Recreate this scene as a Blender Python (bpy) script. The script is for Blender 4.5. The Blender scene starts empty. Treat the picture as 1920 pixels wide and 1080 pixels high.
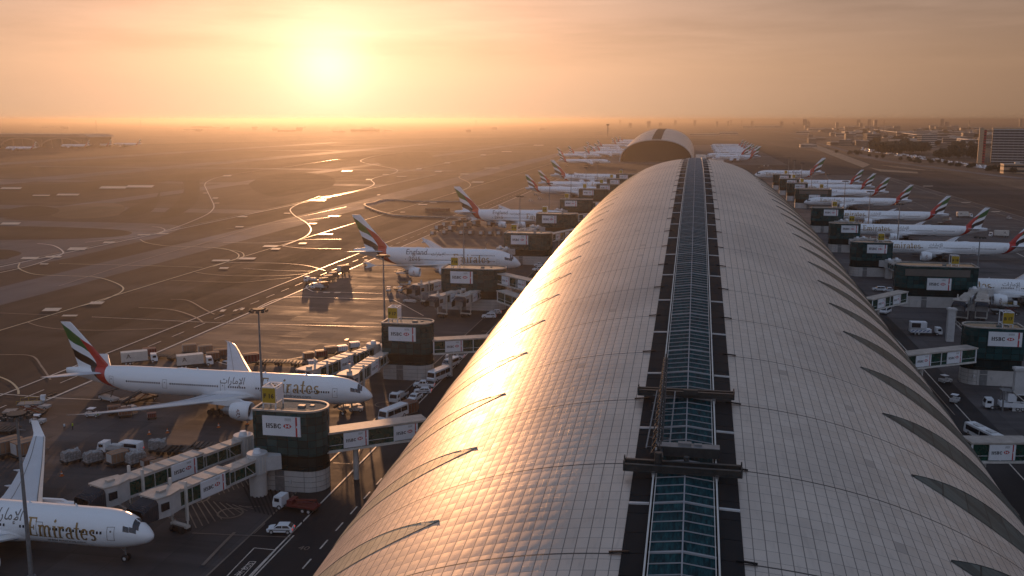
import bpy, bmesh, math, random
from mathutils import Vector, Matrix, noise
R = math.radians; PI = math.pi
random.seed(7)
scene = bpy.context.scene; COL = scene.collection

# ---------------------------------------------------------------- camera calibration
CH = 64.0; CF = 1800.0; VX = 1306.0; HY = 224.0
_p = math.atan((540-HY)/CF); _y = math.atan((VX-960)/math.hypot(CF, 540-HY))
FW = Vector((-math.sin(_y)*math.cos(_p), math.cos(_y)*math.cos(_p), -math.sin(_p)))
RT = Vector((math.cos(_y), math.sin(_y), 0)); UP = RT.cross(FW)
cam = bpy.data.cameras.new('camera'); co = bpy.data.objects.new('camera', cam); COL.objects.link(co)
co.matrix_world = Matrix(((RT.x, UP.x, -FW.x, 0), (RT.y, UP.y, -FW.y, 0), (RT.z, UP.z, -FW.z, CH), (0, 0, 0, 1)))
cam.sensor_width = 36; cam.lens = CF/1920*36; cam.clip_start = 0.5; cam.clip_end = 200000
scene.camera = co
def G(x, y, z=0.0):
    """where the place's ground (or level z) lies along a direction"""
    d = FW*CF + RT*(x-960) + UP*(540-y)
    t = (z-CH)/d.z
    return Vector((d.x*t, d.y*t, z))

# ---------------------------------------------------------------- mesh builder
class MB:
    def __init__(s): s.v = []; s.f = []; s.m = []; s.uv = []
    def add(s, vs, fs, m=0, uv=None):
        o = len(s.v); s.v += [tuple(v) for v in vs]
        for f in fs: s.f.append(tuple(o+i for i in f)); s.m.append(m)
        if uv is not None:
            while len(s.uv) < o: s.uv.append((0, 0))
            s.uv += list(uv)
        return s
    def quad(s, a, b, c, d, m=0): return s.add([a, b, c, d], [(0, 1, 2, 3)], m)
    def box(s, c, d, m=0, rz=0.0, tx=1.0, ty=1.0):
        x, y, z = d[0]/2, d[1]/2, d[2]/2; ca, sa = math.cos(rz), math.sin(rz); vs = []
        for dz, kx, ky in ((-z, 1, 1), (z, tx, ty)):
            for dx, dy in ((-x, -y), (x, -y), (x, y), (-x, y)):
                X, Y = dx*kx, dy*ky
                vs.append((c[0]+X*ca-Y*sa, c[1]+X*sa+Y*ca, c[2]+dz))
        return s.add(vs, [(3, 2, 1, 0), (4, 5, 6, 7), (0, 1, 5, 4), (1, 2, 6, 5), (2, 3, 7, 6), (3, 0, 4, 7)], m)
    def bar(s, a, b, w, h=None, m=0):
        h = h or w; a = Vector(a); b = Vector(b); d = (b-a).normalized()
        side = d.cross(Vector((0, 0, 1)))
        side = side.normalized() if side.length > 1e-4 else Vector((1, 0, 0))
        up = side.cross(d); vs = []
        for p in (a, b):
            for i, j in ((-1, -1), (1, -1), (1, 1), (-1, 1)): vs.append(p+side*(i*w/2)+up*(j*h/2))
        return s.add(vs, [(0, 1, 2, 3), (7, 6, 5, 4), (0, 4, 5, 1), (1, 5, 6, 2), (2, 6, 7, 3), (3, 7, 4, 0)], m)
    def cyl(s, a, b, r0, r1=None, n=16, m=0, caps=True):
        r1 = r0 if r1 is None else r1; a = Vector(a); b = Vector(b); d = (b-a).normalized()
        x = d.orthogonal().normalized(); y = d.cross(x); vs = []
        for p, r in ((a, r0), (b, r1)):
            for i in range(n):
                t = 2*PI*i/n; vs.append(p+x*(r*math.cos(t))+y*(r*math.sin(t)))
        fs = [(i, (i+1) % n, n+(i+1) % n, n+i) for i in range(n)]
        if caps: fs += [tuple(range(n-1, -1, -1)), tuple(range(n, 2*n))]
        return s.add(vs, fs, m)
    def prism(s, poly, hw, m=0):
        """side profile (x, z) spread over y by the half width hw(x, z)"""
        n = len(poly)
        vs = [(x, -hw(x, z), z) for x, z in poly]+[(x, hw(x, z), z) for x, z in poly]
        return s.add(vs, [tuple(range(n-1, -1, -1))[::-1], tuple(range(2*n-1, n-1, -1))]+[(i, n+i, n+(i+1) % n, (i+1) % n) for i in range(n)], m)
    def extr(s, poly, z0, z1, m=0, mtop=None):
        n = len(poly); vs = [(x, y, z0) for x, y in poly]+[(x, y, z1) for x, y in poly]
        s.add(vs, [(i, (i+1) % n, n+(i+1) % n, n+i) for i in range(n)], m)
        s.add([(x, y, z1) for x, y in poly], [tuple(range(n))], m if mtop is None else mtop)
        return s.add([(x, y, z0) for x, y in poly], [tuple(range(n-1, -1, -1))], m)
    def loft(s, rings, m=0, caps=True, uv=None):
        n = len(rings[0]); vs = [p for r in rings for p in r]; fs = []
        for k in range(len(rings)-1):
            for i in range(n): fs.append((k*n+i, k*n+(i+1) % n, (k+1)*n+(i+1) % n, (k+1)*n+i))
        if caps: fs += [tuple(range(n-1, -1, -1)), tuple((len(rings)-1)*n+i for i in range(n))]
        return s.add(vs, fs, m, uv)
    def mesh(s, name, mats):
        me = bpy.data.meshes.new(name); me.from_pydata(s.v, [], s.f)
        for m in (mats if isinstance(mats, (list, tuple)) else [mats]): me.materials.append(m)
        if any(s.m): me.polygons.foreach_set('material_index', s.m)
        if s.uv:
            while len(s.uv) < len(s.v): s.uv.append((0, 0))
            u = me.uv_layers.new(name='UVMap')
            for l in me.loops: u.data[l.index].uv = s.uv[l.vertex_index]
        return me
    def build(s, name, mats, parent=None, smooth=False, fix=True, loc=None):
        me = s.mesh(name, mats)
        if fix:
            bm = bmesh.new(); bm.from_mesh(me); bmesh.ops.recalc_face_normals(bm, faces=bm.faces); bm.to_mesh(me); bm.free()
        if smooth: shade(me)
        o = bpy.data.objects.new(name, me); COL.objects.link(o)
        if parent: o.parent = parent
        if loc: o.location = loc
        return o
def shade(me, ang=38):
    me.polygons.foreach_set('use_smooth', [True]*len(me.polygons))
    bm = bmesh.new(); bm.from_mesh(me)
    for e in bm.edges:
        e.smooth = not (len(e.link_faces) == 2 and e.calc_face_angle(0) > R(ang))
    bm.to_mesh(me); bm.free()
def tag(o, label=None, cat=None, group=None, kind=None):
    if label: o['label'] = label
    if cat: o['category'] = cat
    if group: o['group'] = group
    if kind: o['kind'] = kind
    return o
def empty(name, loc=(0, 0, 0), rz=0.0, parent=None):
    o = bpy.data.objects.new(name, None); COL.objects.link(o); o.location = loc; o.rotation_euler = (0, 0, rz)
    o.empty_display_size = .5
    if parent: o.parent = parent
    return o
def copy_tree(o, parent=None):
    c = o.copy(); COL.objects.link(c)
    if parent: c.parent = parent
    for ch in list(o.children): copy_tree(ch, c)
    return c
USED = set()
def place(proto, loc, rz=0.0, label=None, group=None, scale=None):
    if proto.name in USED: o = copy_tree(proto)
    else: USED.add(proto.name); o = proto
    o.location = loc; o.rotation_euler = (0, 0, rz)
    if scale is not None: o.scale = scale if hasattr(scale, '__len__') else (scale,)*3
    if label: o['label'] = label
    if group: o['group'] = group
    return o

# ---------------------------------------------------------------- materials
class NT:
    def __init__(s, t): s.t = t; s.n = t.nodes; s.l = t.links
    def node(s, typ, **k):
        n = s.n.new(typ)
        for a, b in k.items(): setattr(n, a, b)
        return n
    def link(s, a, b): s.l.new(a, b)
    def put(s, sock, v):
        if hasattr(v, 'links') or isinstance(v, bpy.types.NodeSocket): s.l.new(v, sock)
        else: sock.default_value = v
    def math(s, op, a, b=0.0, c=None):
        n = s.node('ShaderNodeMath', operation=op); s.put(n.inputs[0], a); s.put(n.inputs[1], b)
        if c is not None: s.put(n.inputs[2], c)
        return n.outputs[0]
    def mix(s, f, a, b, mode='MIX'):
        n = s.node('ShaderNodeMix', data_type='RGBA', blend_type=mode); s.put(n.inputs[0], f); s.put(n.inputs[6], a); s.put(n.inputs[7], b); return n.outputs[2]
    def noise(s, vec, scale, detail=3, rough=.5):
        n = s.node('ShaderNodeTexNoise'); n.inputs['Scale'].default_value = scale; n.inputs['Detail'].default_value = detail; n.inputs['Roughness'].default_value = rough
        if vec is not None: s.put(n.inputs['Vector'], vec)
        return n.outputs['Fac']
    def ramp(s, f, stops):
        n = s.node('ShaderNodeValToRGB'); e = n.color_ramp.elements
        while len(e) < len(stops): e.new(.5)
        for i, (p, c) in enumerate(stops): e[i].position = p; e[i].color = (*c, 1) if len(c) == 3 else c
        s.put(n.inputs[0], f); return n.outputs[0]
    def sstep(s, x, a, b):
        n = s.node('ShaderNodeMapRange', interpolation_type='SMOOTHSTEP'); s.put(n.inputs[0], x); n.inputs[1].default_value = a; n.inputs[2].default_value = b; return n.outputs[0]
def c4(c): return (c[0], c[1], c[2], 1.0)
def newmat(name):
    m = bpy.data.materials.new(name); m.use_nodes = True; t = NT(m.node_tree); b = m.node_tree.nodes['Principled BSDF']
    return m, t, b
def mat(name, col, rough=.5, metal=0.0, var=.18, scale=.6, spec=.5, bump=0.0, bscale=8, emit=None, estr=0, coat=0, alpha=1):
    m, t, b = newmat(name)
    tc = t.node('ShaderNodeTexCoord').outputs['Object']
    n = t.noise(tc, scale, 4, .6)
    dark = tuple(c*(1-var) for c in col); lite = tuple(min(1, c*(1+var*.6)) for c in col)
    t.link(t.ramp(n, [(.3, dark), (.7, lite)]), b.inputs['Base Color'])
    b.inputs['Roughness'].default_value = rough; b.inputs['Metallic'].default_value = metal
    b.inputs['Specular IOR Level'].default_value = spec; b.inputs['Coat Weight'].default_value = coat
    if bump:
        bp = t.node('ShaderNodeBump'); bp.inputs['Strength'].default_value = bump; bp.inputs['Distance'].default_value = .05
        t.link(t.noise(tc, bscale, 3), bp.inputs['Height']); t.link(bp.outputs[0], b.inputs['Normal'])
    if emit: b.inputs['Emission Color'].default_value = c4(emit); b.inputs['Emission Strength'].default_value = estr
    return m
M = {}
M['white'] = mat('white_paint', (.78, .79, .80), .28, var=.05, scale=.15, coat=.3)
M['wing'] = mat('wing_paint', (.55, .57, .6), .32, var=.08, scale=.2)
M['wedge'] = mat('bare_metal_edge', (.75, .72, .68), .3, .6, var=.05)
M['dark'] = mat('dark_rubber', (.018, .018, .02), .6, var=.3)
M['black'] = mat('black_void', (.01, .01, .012), .5, var=.2)
M['chrome'] = mat('polished_metal', (.6, .58, .55), .25, .9, var=.1)
M['steel'] = mat('grey_steel', (.24, .24, .24), .45, .4, var=.25, scale=1.5)
M['dsteel'] = mat('dark_steel', (.038, .04, .039), .5, .15, var=.35, scale=2)
M['lgrey'] = mat('light_grey_panel', (.5, .49, .48), .5, var=.14, scale=.8)
M['offwhite'] = mat('off_white_steel', (.6, .57, .52), .45, var=.16, scale=.7)
M['cream'] = mat('weathered_cream_roof', (.42, .375, .33), .5, var=.28, scale=.5)
M['board'] = mat('billboard_white', (.72, .73, .75), .4, var=.05, scale=.3)
M['red'] = mat('logo_red', (.45, .02, .03), .4, var=.08)
M['ink'] = mat('ink_black', (.015, .015, .018), .45, var=.1)
M['gold'] = mat('gold_lettering', (.30, .19, .075), .3, .45, var=.1)
M['greyink'] = mat('grey_lettering', (.13, .115, .10), .35, var=.1)
M['yellow'] = mat('gate_sign_yellow', (.42, .28, .015), .45, var=.1)
M['glassd'] = mat('dark_vehicle_glass', (.015, .02, .028), .08, var=.2, spec=.8)
M['brown'] = mat('brown_container_steel', (.20, .085, .045), .5, var=.25, scale=1.2)
M['tan'] = mat('tan_crate', (.29, .165, .10), .55, var=.22, scale=1.2)
M['maroon'] = mat('maroon_paint', (.16, .03, .025), .45, var=.3)
M['netting'] = mat('cargo_netting', (.30, .295, .29), .75, var=.5, scale=3, bump=.6, bscale=5)
M['hivis'] = mat('hi_vis_vest', (.45, .62, .02), .6, var=.1)
M['trouser'] = mat('dark_workwear', (.03, .032, .04), .8, var=.2)
M['skin'] = mat('skin', (.35, .2, .13), .55, var=.05)
M['orange'] = mat('orange_cone', (.55, .13, .02), .5, var=.1)
M['blue'] = mat('blue_stripe', (.03, .09, .3), .4, var=.1)
M['tail'] = mat('red_tail_light', (.5, .02, .01), .3, emit=(1, .05, .02), estr=.6)
M['leaf'] = mat('dark_foliage', (.035, .04, .022), .7, var=.5, scale=.35)
M['trunk'] = mat('tree_bark', (.08, .06, .045), .8, var=.3)
M['far'] = mat('distant_building_plaster', (.26, .21, .17), .7, var=.35, scale=.02)
M['farw'] = mat('distant_building_pale', (.5, .44, .38), .6, var=.25, scale=.02)
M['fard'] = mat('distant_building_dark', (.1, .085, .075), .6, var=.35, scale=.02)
M['farwin'] = mat('distant_window_glass', (.04, .04, .045), .2, var=.3, scale=.05)
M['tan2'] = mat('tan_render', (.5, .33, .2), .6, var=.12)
M['plaza'] = mat('white_tile_cladding', (.52, .49, .46), .45, var=.12, scale=.5)
M['teal'] = mat('teal_bridge_glass', (.006, .05, .034), .2, var=.45, scale=.7, spec=.8)

def glass_grid(name, col, du, dv, rough=.12, metal=0.0, spec=.6):
    """dark curtain wall: panes and joints in the surface's own object coordinates"""
    m, t, b = newmat(name)
    sep = t.node('ShaderNodeSeparateXYZ'); t.link(t.node('ShaderNodeTexCoord').outputs['Object'], sep.inputs[0])
    a = t.math('ADD', sep.outputs[0], sep.outputs[1])
    fu = t.math('FRACT', t.math('DIVIDE', a, du)); fv = t.math('FRACT', t.math('DIVIDE', sep.outputs[2], dv))
    j = t.math('MAXIMUM', t.math('LESS_THAN', fu, .05), t.math('LESS_THAN', fv, .06))
    cb = t.node('ShaderNodeCombineXYZ'); t.link(t.math('FLOOR', t.math('DIVIDE', a, du)), cb.inputs[0]); t.link(t.math('FLOOR', t.math('DIVIDE', sep.outputs[2], dv)), cb.inputs[1])
    wn = t.node('ShaderNodeTexWhiteNoise'); t.link(cb.outputs[0], wn.inputs[0])
    c = t.ramp(wn.outputs[0], [(0, tuple(x*.6 for x in col)), (1, tuple(x*1.5 for x in col))])
    t.link(t.mix(j, c, c4(tuple(x*.25 for x in col))), b.inputs['Base Color'])
    b.inputs['Roughness'].default_value = rough; b.inputs['Specular IOR Level'].default_value = spec; b.inputs['Metallic'].default_value = metal
    return m
M['tower'] = glass_grid('tower_dark_green_glass', (.011, .046, .048), 1.9, 1.35, .15, 0, .4)
M['towerband'] = glass_grid('tower_dark_louvre', (.006, .016, .017), 1.9, 3.1, .5, 0, .2)

# airline tail: flag bands that sweep from the fin down to the rear fuselage, laid out in metres
def livery():
    m, t, b = newmat('flag_tail_white_paint')
    uv = t.node('ShaderNodeUVMap', uv_map='UVMap'); sep = t.node('ShaderNodeSeparateXYZ'); t.link(uv.outputs[0], sep.inputs[0])
    s, z = sep.outputs[0], sep.outputs[1]
    def cv(pts):
        q = [((px-780)*.0222, 6.6+(680-py+.072*(px-780))*.0222) for px, py in pts]
        n = t.node('ShaderNodeFloatCurve'); c = n.mapping.curves[0]
        n.mapping.use_clip = False
        q = [((a+4)/24, (d+4)/24) for a, d in q]
        c.points[0].location = q[0]; c.points[1].location = q[-1]
        for a in q[1:-1]: c.points.new(*a)
        for p in c.points: p.handle_type = 'AUTO'
        n.mapping.update()
        t.link(t.math('DIVIDE', t.math('ADD', s, 4.0), 24.0), n.inputs['Value'])
        return t.math('SUBTRACT', t.math('MULTIPLY', n.outputs[0], 24.0), 4.0)
    Uc = cv([(730, 120), (750, 150), (860, 240), (990, 345), (1110, 430), (1200, 530), (1262, 612), (1275, 690), (1305, 765), (1400, 850), (1530, 915)])
    Lg = cv([(700, 190), (740, 230), (815, 322), (900, 385), (990, 428), (1060, 478), (1200, 560)])
    Rc = cv([(960, 330), (990, 368), (1060, 475), (1130, 580), (1160, 680), (1250, 795), (1400, 893), (1530, 925)])
    Bt = cv([(800, 360), (850, 417), (950, 482), (1060, 540), (1140, 605), (1200, 700), (1300, 850)])
    Bb = cv([(840, 470), (915, 545), (1000, 592), (1080, 632), (1150, 705), (1250, 800), (1400, 900)])
    lt = lambda a, c: t.math('LESS_THAN', a, c); gt = lambda a, c: t.math('GREATER_THAN', a, c)
    AND = lambda *k: k[0] if len(k) == 1 else t.math('MULTIPLY', k[0], AND(*k[1:]))
    lim = lt(s, 16.5)
    left = t.math('MAXIMUM', lt(z, Rc), lt(s, 4.2))
    green = AND(lt(z, Uc), gt(z, Lg), left, lt(s, 7.2), lim)
    blackb = AND(lt(z, Bt), gt(z, Bb), left, lim)
    red = AND(lt(z, Uc), gt(z, Rc), gt(s, 4.2), lim)
    col = t.mix(green, (.78, .79, .80, 1), (.012, .12, .03, 1))
    col = t.mix(blackb, col, (.008, .006, .006, 1)); col = t.mix(red, col, (.42, .018, .016, 1))
    t.link(col, b.inputs['Base Color']); b.inputs['Roughness'].default_value = .28; b.inputs['Coat Weight'].default_value = .3
    return m
M['livery'] = livery()

# ---------------------------------------------------------------- lettering
def arc(cx, cy, rx, ry, a0, a1, tk, tn, n=14):
    P = []; Q = []
    for i in range(n+1):
        a = R(a0+(a1-a0)*i/n); th = (tn+(tk-tn)*abs(math.cos(a)))/2
        P.append((cx+(rx+th)*math.cos(a), cy+(ry+th)*math.sin(a))); Q.append((cx+(rx-th)*math.cos(a), cy+(ry-th)*math.sin(a)))
    return [[P[i], P[i+1], Q[i+1], Q[i]] for i in range(n)]
def rc(x0, y0, x1, y1): return [[(x0, y0), (x1, y0), (x1, y1), (x0, y1)]]
LT = {
 'E': (.70, rc(.10, 0, .26, 1)+rc(0, 0, .62, .07)+rc(0, .93, .60, 1)+rc(.2, .47, .46, .54)+rc(.56, .78, .62, 1)+rc(.60, 0, .66, .24)+rc(.42, .38, .48, .63)),
 'm': (1.02, rc(.10, 0, .24, .66)+rc(.42, 0, .56, .5)+rc(.75, 0, .89, .5)+rc(.02, 0, .32, .05)+rc(.36, 0, .62, .05)+rc(.69, 0, .98, .05)+arc(.34, .47, .15, .17, 0, 180, .13, .07)+arc(.67, .47, .15, .17, 0, 180, .13, .07)+rc(.02, .61, .2, .66)),
 'i': (.34, rc(.10, 0, .24, .66)+rc(.02, 0, .32, .05)+rc(.02, .61, .2, .66)+[[(.17, .80), (.27, .90), (.17, 1.0), (.07, .90)]]),
 'r': (.50, rc(.10, 0, .24, .66)+rc(.02, 0, .34, .05)+rc(.02, .61, .2, .66)+arc(.37, .45, .17, .18, 60, 180, .13, .1)),
 'a': (.62, rc(.38, 0, .52, .5)+arc(.30, .47, .15, .17, 0, 165, .13, .07)+arc(.25, .18, .14, .15, 60, 300, .13, .07)+rc(.30, .30, .42, .36)+rc(.5, 0, .6, .06)),
 't': (.42, rc(.12, .08, .26, .92)+rc(0, .60, .38, .66)+arc(.28, .13, .09, .10, 180, 310, .13, .07)),
 'e': (.60, arc(.29, .33, .20, .29, 0, 320, .14, .07)+rc(.12, .34, .52, .39)),
 's': (.52, arc(.25, .48, .15, .13, 40, 270, .13, .08)+arc(.25, .19, .16, .14, -140, 90, .13, .08)),
 'H': (.92, rc(.06, 0, .30, 1)+rc(.58, 0, .82, 1)+rc(.2, .43, .62, .57)+rc(0, 0, .38, .10)+rc(.50, 0, .88, .10)+rc(0, .90, .38, 1)+rc(.50, .90, .88, 1)),
 'S': (.68, arc(.30, .72, .19, .20, 25, 270, .25, .17)+arc(.30, .28, .20, .20, -155, 90, .25, .17)),
 'B': (.80, rc(.06, 0, .30, 1)+rc(0, 0, .36, .14)+rc(0, .86, .36, 1)+rc(.2, .44, .38, .57)+arc(.36, .72, .20, .20, -90, 90, .24, .14)+arc(.38, .27, .22, .20, -90, 90, .25, .14)),
 'C': (.80, arc(.44, .5, .30, .43, 38, 322, .26, .15)+rc(.64, .66, .74, .96)+rc(.64, .04, .74, .32)),
}
def serif(text, h, sp=.06):
    """list of polygons, width; drawn letter by letter"""
    x = 0; out = []
    for ch in text:
        w, ps = LT[ch]
        out += [[((px+x)*h, py*h) for px, py in p] for p in ps]; x += w+sp*.5
    return out, x*h
def polys_mesh(polys, eps=.0015):
    mb = MB()
    for i, p in enumerate(polys): mb.add([(x, y, (i % 12)*eps) for x, y in p], [tuple(range(len(p)))])
    return mb.mesh('lettering', [])
def font_mesh(text, h, bold=0.0):
    c = bpy.data.curves.new('lettering', 'FONT'); c.body = text; c.size = h/.73; c.offset = bold
    c.resolution_u = 3
    o = bpy.data.objects.new('lettering', c); COL.objects.link(o); bpy.context.view_layer.update()
    dg = bpy.context.evaluated_depsgraph_get(); me = bpy.data.meshes.new_from_object(o.evaluated_get(dg))
    bpy.data.objects.remove(o); bpy.data.curves.remove(c); me.materials.clear()
    return me
def text_obj(me, name, fn, m, parent, step=.3, fit=None, origin=(0, 0)):
    """bend a flat lettering mesh (x right, y up) over a surface with fn(x, y, lift) -> point"""
    bm = bmesh.new(); bm.from_mesh(me)
    xs = [v.co.x for v in bm.verts]; ys = [v.co.y for v in bm.verts]; x0 = min(xs); w = max(xs)-x0; y0 = min(ys); h = max(ys)-y0
    k = 1.0
    if fit: k = fit/w
    for v in bm.verts: v.co.x = (v.co.x-x0)*k; v.co.y = (v.co.y-y0)*k
    if step:
        y = step
        while y < h*k:
            bmesh.ops.bisect_plane(bm, geom=bm.verts[:]+bm.edges[:]+bm.faces[:], plane_co=(0, y, 0), plane_no=(0, 1, 0)); y += step
    for v in bm.verts: v.co = Vector(fn(v.co.x+origin[0], v.co.y+origin[1], v.co.z))
    m2 = bpy.data.meshes.new(name); bm.to_mesh(m2); bm.free(); m2.materials.append(m)
    o = bpy.data.objects.new(name, m2); COL.objects.link(o); o.parent = parent
    return o
# ---------------------------------------------------------------- light settings
HAZE = 1.35e-4
SUN_E = 2.5; SUN_C = (1.0, .50, .23)
SKY_STOPS = [(0.0, (.68, .415, .255)), (.05, (.71, .45, .295)), (.10, (.59, .395, .305)), (.16, (.43, .315, .28)), (.26, (.25, .225, .245)), (.5, (.11, .14, .20)), (1.0, (.18, .24, .37))]
COOL_STOPS = [(0.0, (.22, .22, .26)), (.15, (.31, .33, .41)), (.4, (.32, .38, .53)), (1.0, (.18, .24, .37))]
G1, G2, G3, G4 = .24, .25, .24, .22
NIS, CST, EXPO = .25, 10.0, 0.0
# ---------------------------------------------------------------- airliners
def lerp_tab(tab, x):
    if x <= tab[0][0]: return tab[0][1:]
    for a, b in zip(tab, tab[1:]):
        if x <= b[0]:
            f = (x-a[0])/(b[0]-a[0]); f2 = f
            return tuple(p+(q-p)*f2 for p, q in zip(a[1:], b[1:]))
    return tab[-1][1:]
def smooth_tab(tab, n=4):
    """refine a station table with Catmull-Rom"""
    out = []
    for i in range(len(tab)-1):
        p0 = tab[max(i-1, 0)]; p1 = tab[i]; p2 = tab[i+1]; p3 = tab[min(i+2, len(tab)-1)]
        for k in range(n):
            t = k/n; x = p1[0]+(p2[0]-p1[0])*t; r = [x]
            for j in range(1, len(p1)):
                d = p2[0]-p1[0]
                m1 = (p2[j]-p0[j])/(p2[0]-p0[0])*d; m2 = (p3[j]-p1[j])/(p3[0]-p1[0])*d
                r.append((2*t**3-3*t**2+1)*p1[j]+(t**3-2*t**2+t)*m1+(-2*t**3+3*t**2)*p2[j]+(t**3-t**2)*m2)
            out.append(tuple(r))
    out.append(tab[-1]); return out
T777 = dict(L=73.9, cz=5.6, ry=3.1, rz=3.1,
    nose=[(0, .06, .06, -1.0), (.25, .55, .52, -.95), (.8, 1.05, .98, -.83), (1.6, 1.5, 1.45, -.66), (2.6, 1.93, 1.95, -.47), (4, 2.38, 2.42, -.27), (6, 2.8, 2.82, -.1), (9, 3.07, 3.08, 0), (12, 3.1, 3.1, 0)],
    tail=[(21, 3.1, 3.1, 0), (17, 2.95, 3.0, .1), (12, 2.4, 2.45, .5), (7, 1.65, 1.75, .95), (3, .95, 1.1, 1.2), (.6, .4, .75, 1.3), (0, .22, .6, 1.3)],
    wing=[(0, 25, 39, 3.7, 1.5), (3, 26.5, 38.6, 3.75, 1.35), (10, 32.2, 39.6, 4.5, .85), (20, 39.6, 44.2, 5.7, .45), (29, 46.2, 48.7, 7.0, .22), (31.3, 48.6, 49.9, 7.35, .13), (32.4, 50.6, 51.1, 7.5, .06)],
    stab=[(0, 11.2, 4.0, 7.0, .55), (1.4, 10.6, 3.9, 7.05, .5), (10.8, 3.6, 1.2, 8.2, .18)],
    fin=[(7.6, 12.4, 3.1, .8), (8.7, 10.8, 2.9, .75), (12, 7.9, 1.9, .55), (17.9, 2.5, -.35, .25), (18.4, 1.9, -.55, .18)],
    eng=[(9.7, 23.6, 2.85, 1.95, 6.2)], gear=(10, 5, 6, 39.5, 5.5), winglet=None, lz=18.4, lk=1.0, ls=0.0,
    winz=.35, doors=(7.5, 18.0, 33.5, 47.5, 61), name_d=(11.0, 24.8), name_z=(-.25, 2.7), arab=(28.5, 34.2, .15, 1.7))
T330 = dict(L=59.0, cz=5.05, ry=2.82, rz=2.82,
    nose=[(0, .06, .06, -.95), (.2, .5, .46, -.9), (.7, 1.0, .95, -.78), (1.5, 1.5, 1.42, -.58), (2.5, 1.95, 1.92, -.36), (3.8, 2.35, 2.35, -.17), (5.5, 2.65, 2.67, -.05), (8, 2.82, 2.82, 0), (11, 2.82, 2.82, 0)],
    tail=[(18, 2.82, 2.82, 0), (14, 2.65, 2.7, .12), (10, 2.15, 2.2, .5), (6, 1.45, 1.55, .95), (2.5, .85, .95, 1.25), (.4, .4, .5, 1.4), (0, .25, .35, 1.4)],
    wing=[(0, 19, 32, 3.3, 1.4), (2.8, 20.3, 31.6, 3.4, 1.25), (9.5, 25.2, 32.2, 4.3, .85), (20, 32.4, 36.4, 5.9, .42), (28.6, 38.4, 40.9, 7.3, .22)],
    stab=[(0, 10, 3.6, 6.4, .5), (1.4, 9.4, 3.5, 6.5, .45), (9.7, 3.6, 1.4, 7.4, .16)],
    fin=[(7.0, 11.3, 2.9, .75), (7.9, 9.9, 2.7, .7), (11, 7.2, 1.8, .5), (16.7, 2.5, -.2, .25), (17.2, 2.0, -.4, .18)],
    eng=[(9.4, 19.0, 2.55, 1.5, 5.4)], gear=(8.2, 5.5, 4, 31, 5.2), winglet=(2.7, 1.0), lz=17.2, lk=1.09, ls=.15,
    winz=.35, doors=(5.2, 16.5, 37, 49), name_d=(7.4, 18.4), name_z=(-1.05, 2.7), arab=(19.6, 25.4, .2, 1.6))
T380 = dict(L=72.7, cz=6.5, ry=3.57, rz=4.2,
    nose=[(0, .06, .06, -2.0), (.25, .6, .6, -1.95), (.9, 1.2, 1.25, -1.75), (2, 1.85, 2.0, -1.35), (3.6, 2.45, 2.75, -.95), (5.6, 2.95, 3.4, -.58), (8, 3.3, 3.85, -.3), (11.5, 3.53, 4.15, -.05), (15, 3.57, 4.2, 0)],
    tail=[(28, 3.57, 4.2, 0), (22, 3.35, 4.0, .2), (16, 2.75, 3.3, .75), (10, 1.9, 2.35, 1.45), (5, 1.15, 1.5, 1.95), (.8, .6, .8, 2.25), (0, .4, .55, 2.25)],
    wing=[(0, 21, 41, 4.2, 2.3), (3.6, 23, 40.6, 4.3, 2.1), (14, 30.6, 41, 5.4, 1.2), (26, 39.8, 46, 6.9, .6), (39, 49.3, 53, 8.6, .25)],
    stab=[(0, 15, 4.6, 8.6, .8), (1.8, 14, 4.5, 8.7, .75), (15.2, 4.2, 1.2, 10.2, .25)],
    fin=[(9.4, 18.3, 5.2, 1.1), (10.6, 15.8, 4.9, 1.05), (15, 11.4, 3.6, .8), (23.4, 3.9, -.2, .35), (24.1, 3.2, -.45, .25)],
    eng=[(14.9, 26.5, 3.3, 1.75, 6.0), (25.7, 36, 4.3, 1.75, 6.0)], gear=(6, 7, 6, 37, 6.5), winglet=None, fence=True, lz=24.1, lk=.715, ls=.1,
    winz=-.45, upper=1.9, doors=(9, 22, 47, 58), name_d=(12.5, 28), name_z=(-1.3, 3.5), arab=(31.5, 37.5, .5, 2.0))
def airfoil(n=9):
    up = []; 
    xs = [(1-math.cos(PI*i/n))/2 for i in range(n+1)]
    th = lambda x: 5*(.2969*math.sqrt(x)-.126*x-.3516*x*x+.2843*x**3-.1036*x**4)
    return [(x, th(x)) for x in xs[::-1]]+[(x, -th(x)*.75) for x in xs[1:-1]]
AF = airfoil()
def fuselage_fn(T):
    L = T['L']; cz = T['cz']
    st = [(s, ry, rz, z) for s, ry, rz, z in T['tail'][::-1]]+[(L-d, ry, rz, z) for d, ry, rz, z in T['nose'][::-1]]
    st = smooth_tab(st, 4)
    def sec(s):
        ry, rz, z = lerp_tab(st, s); return ry, rz, cz+z
    return st, sec
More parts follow.
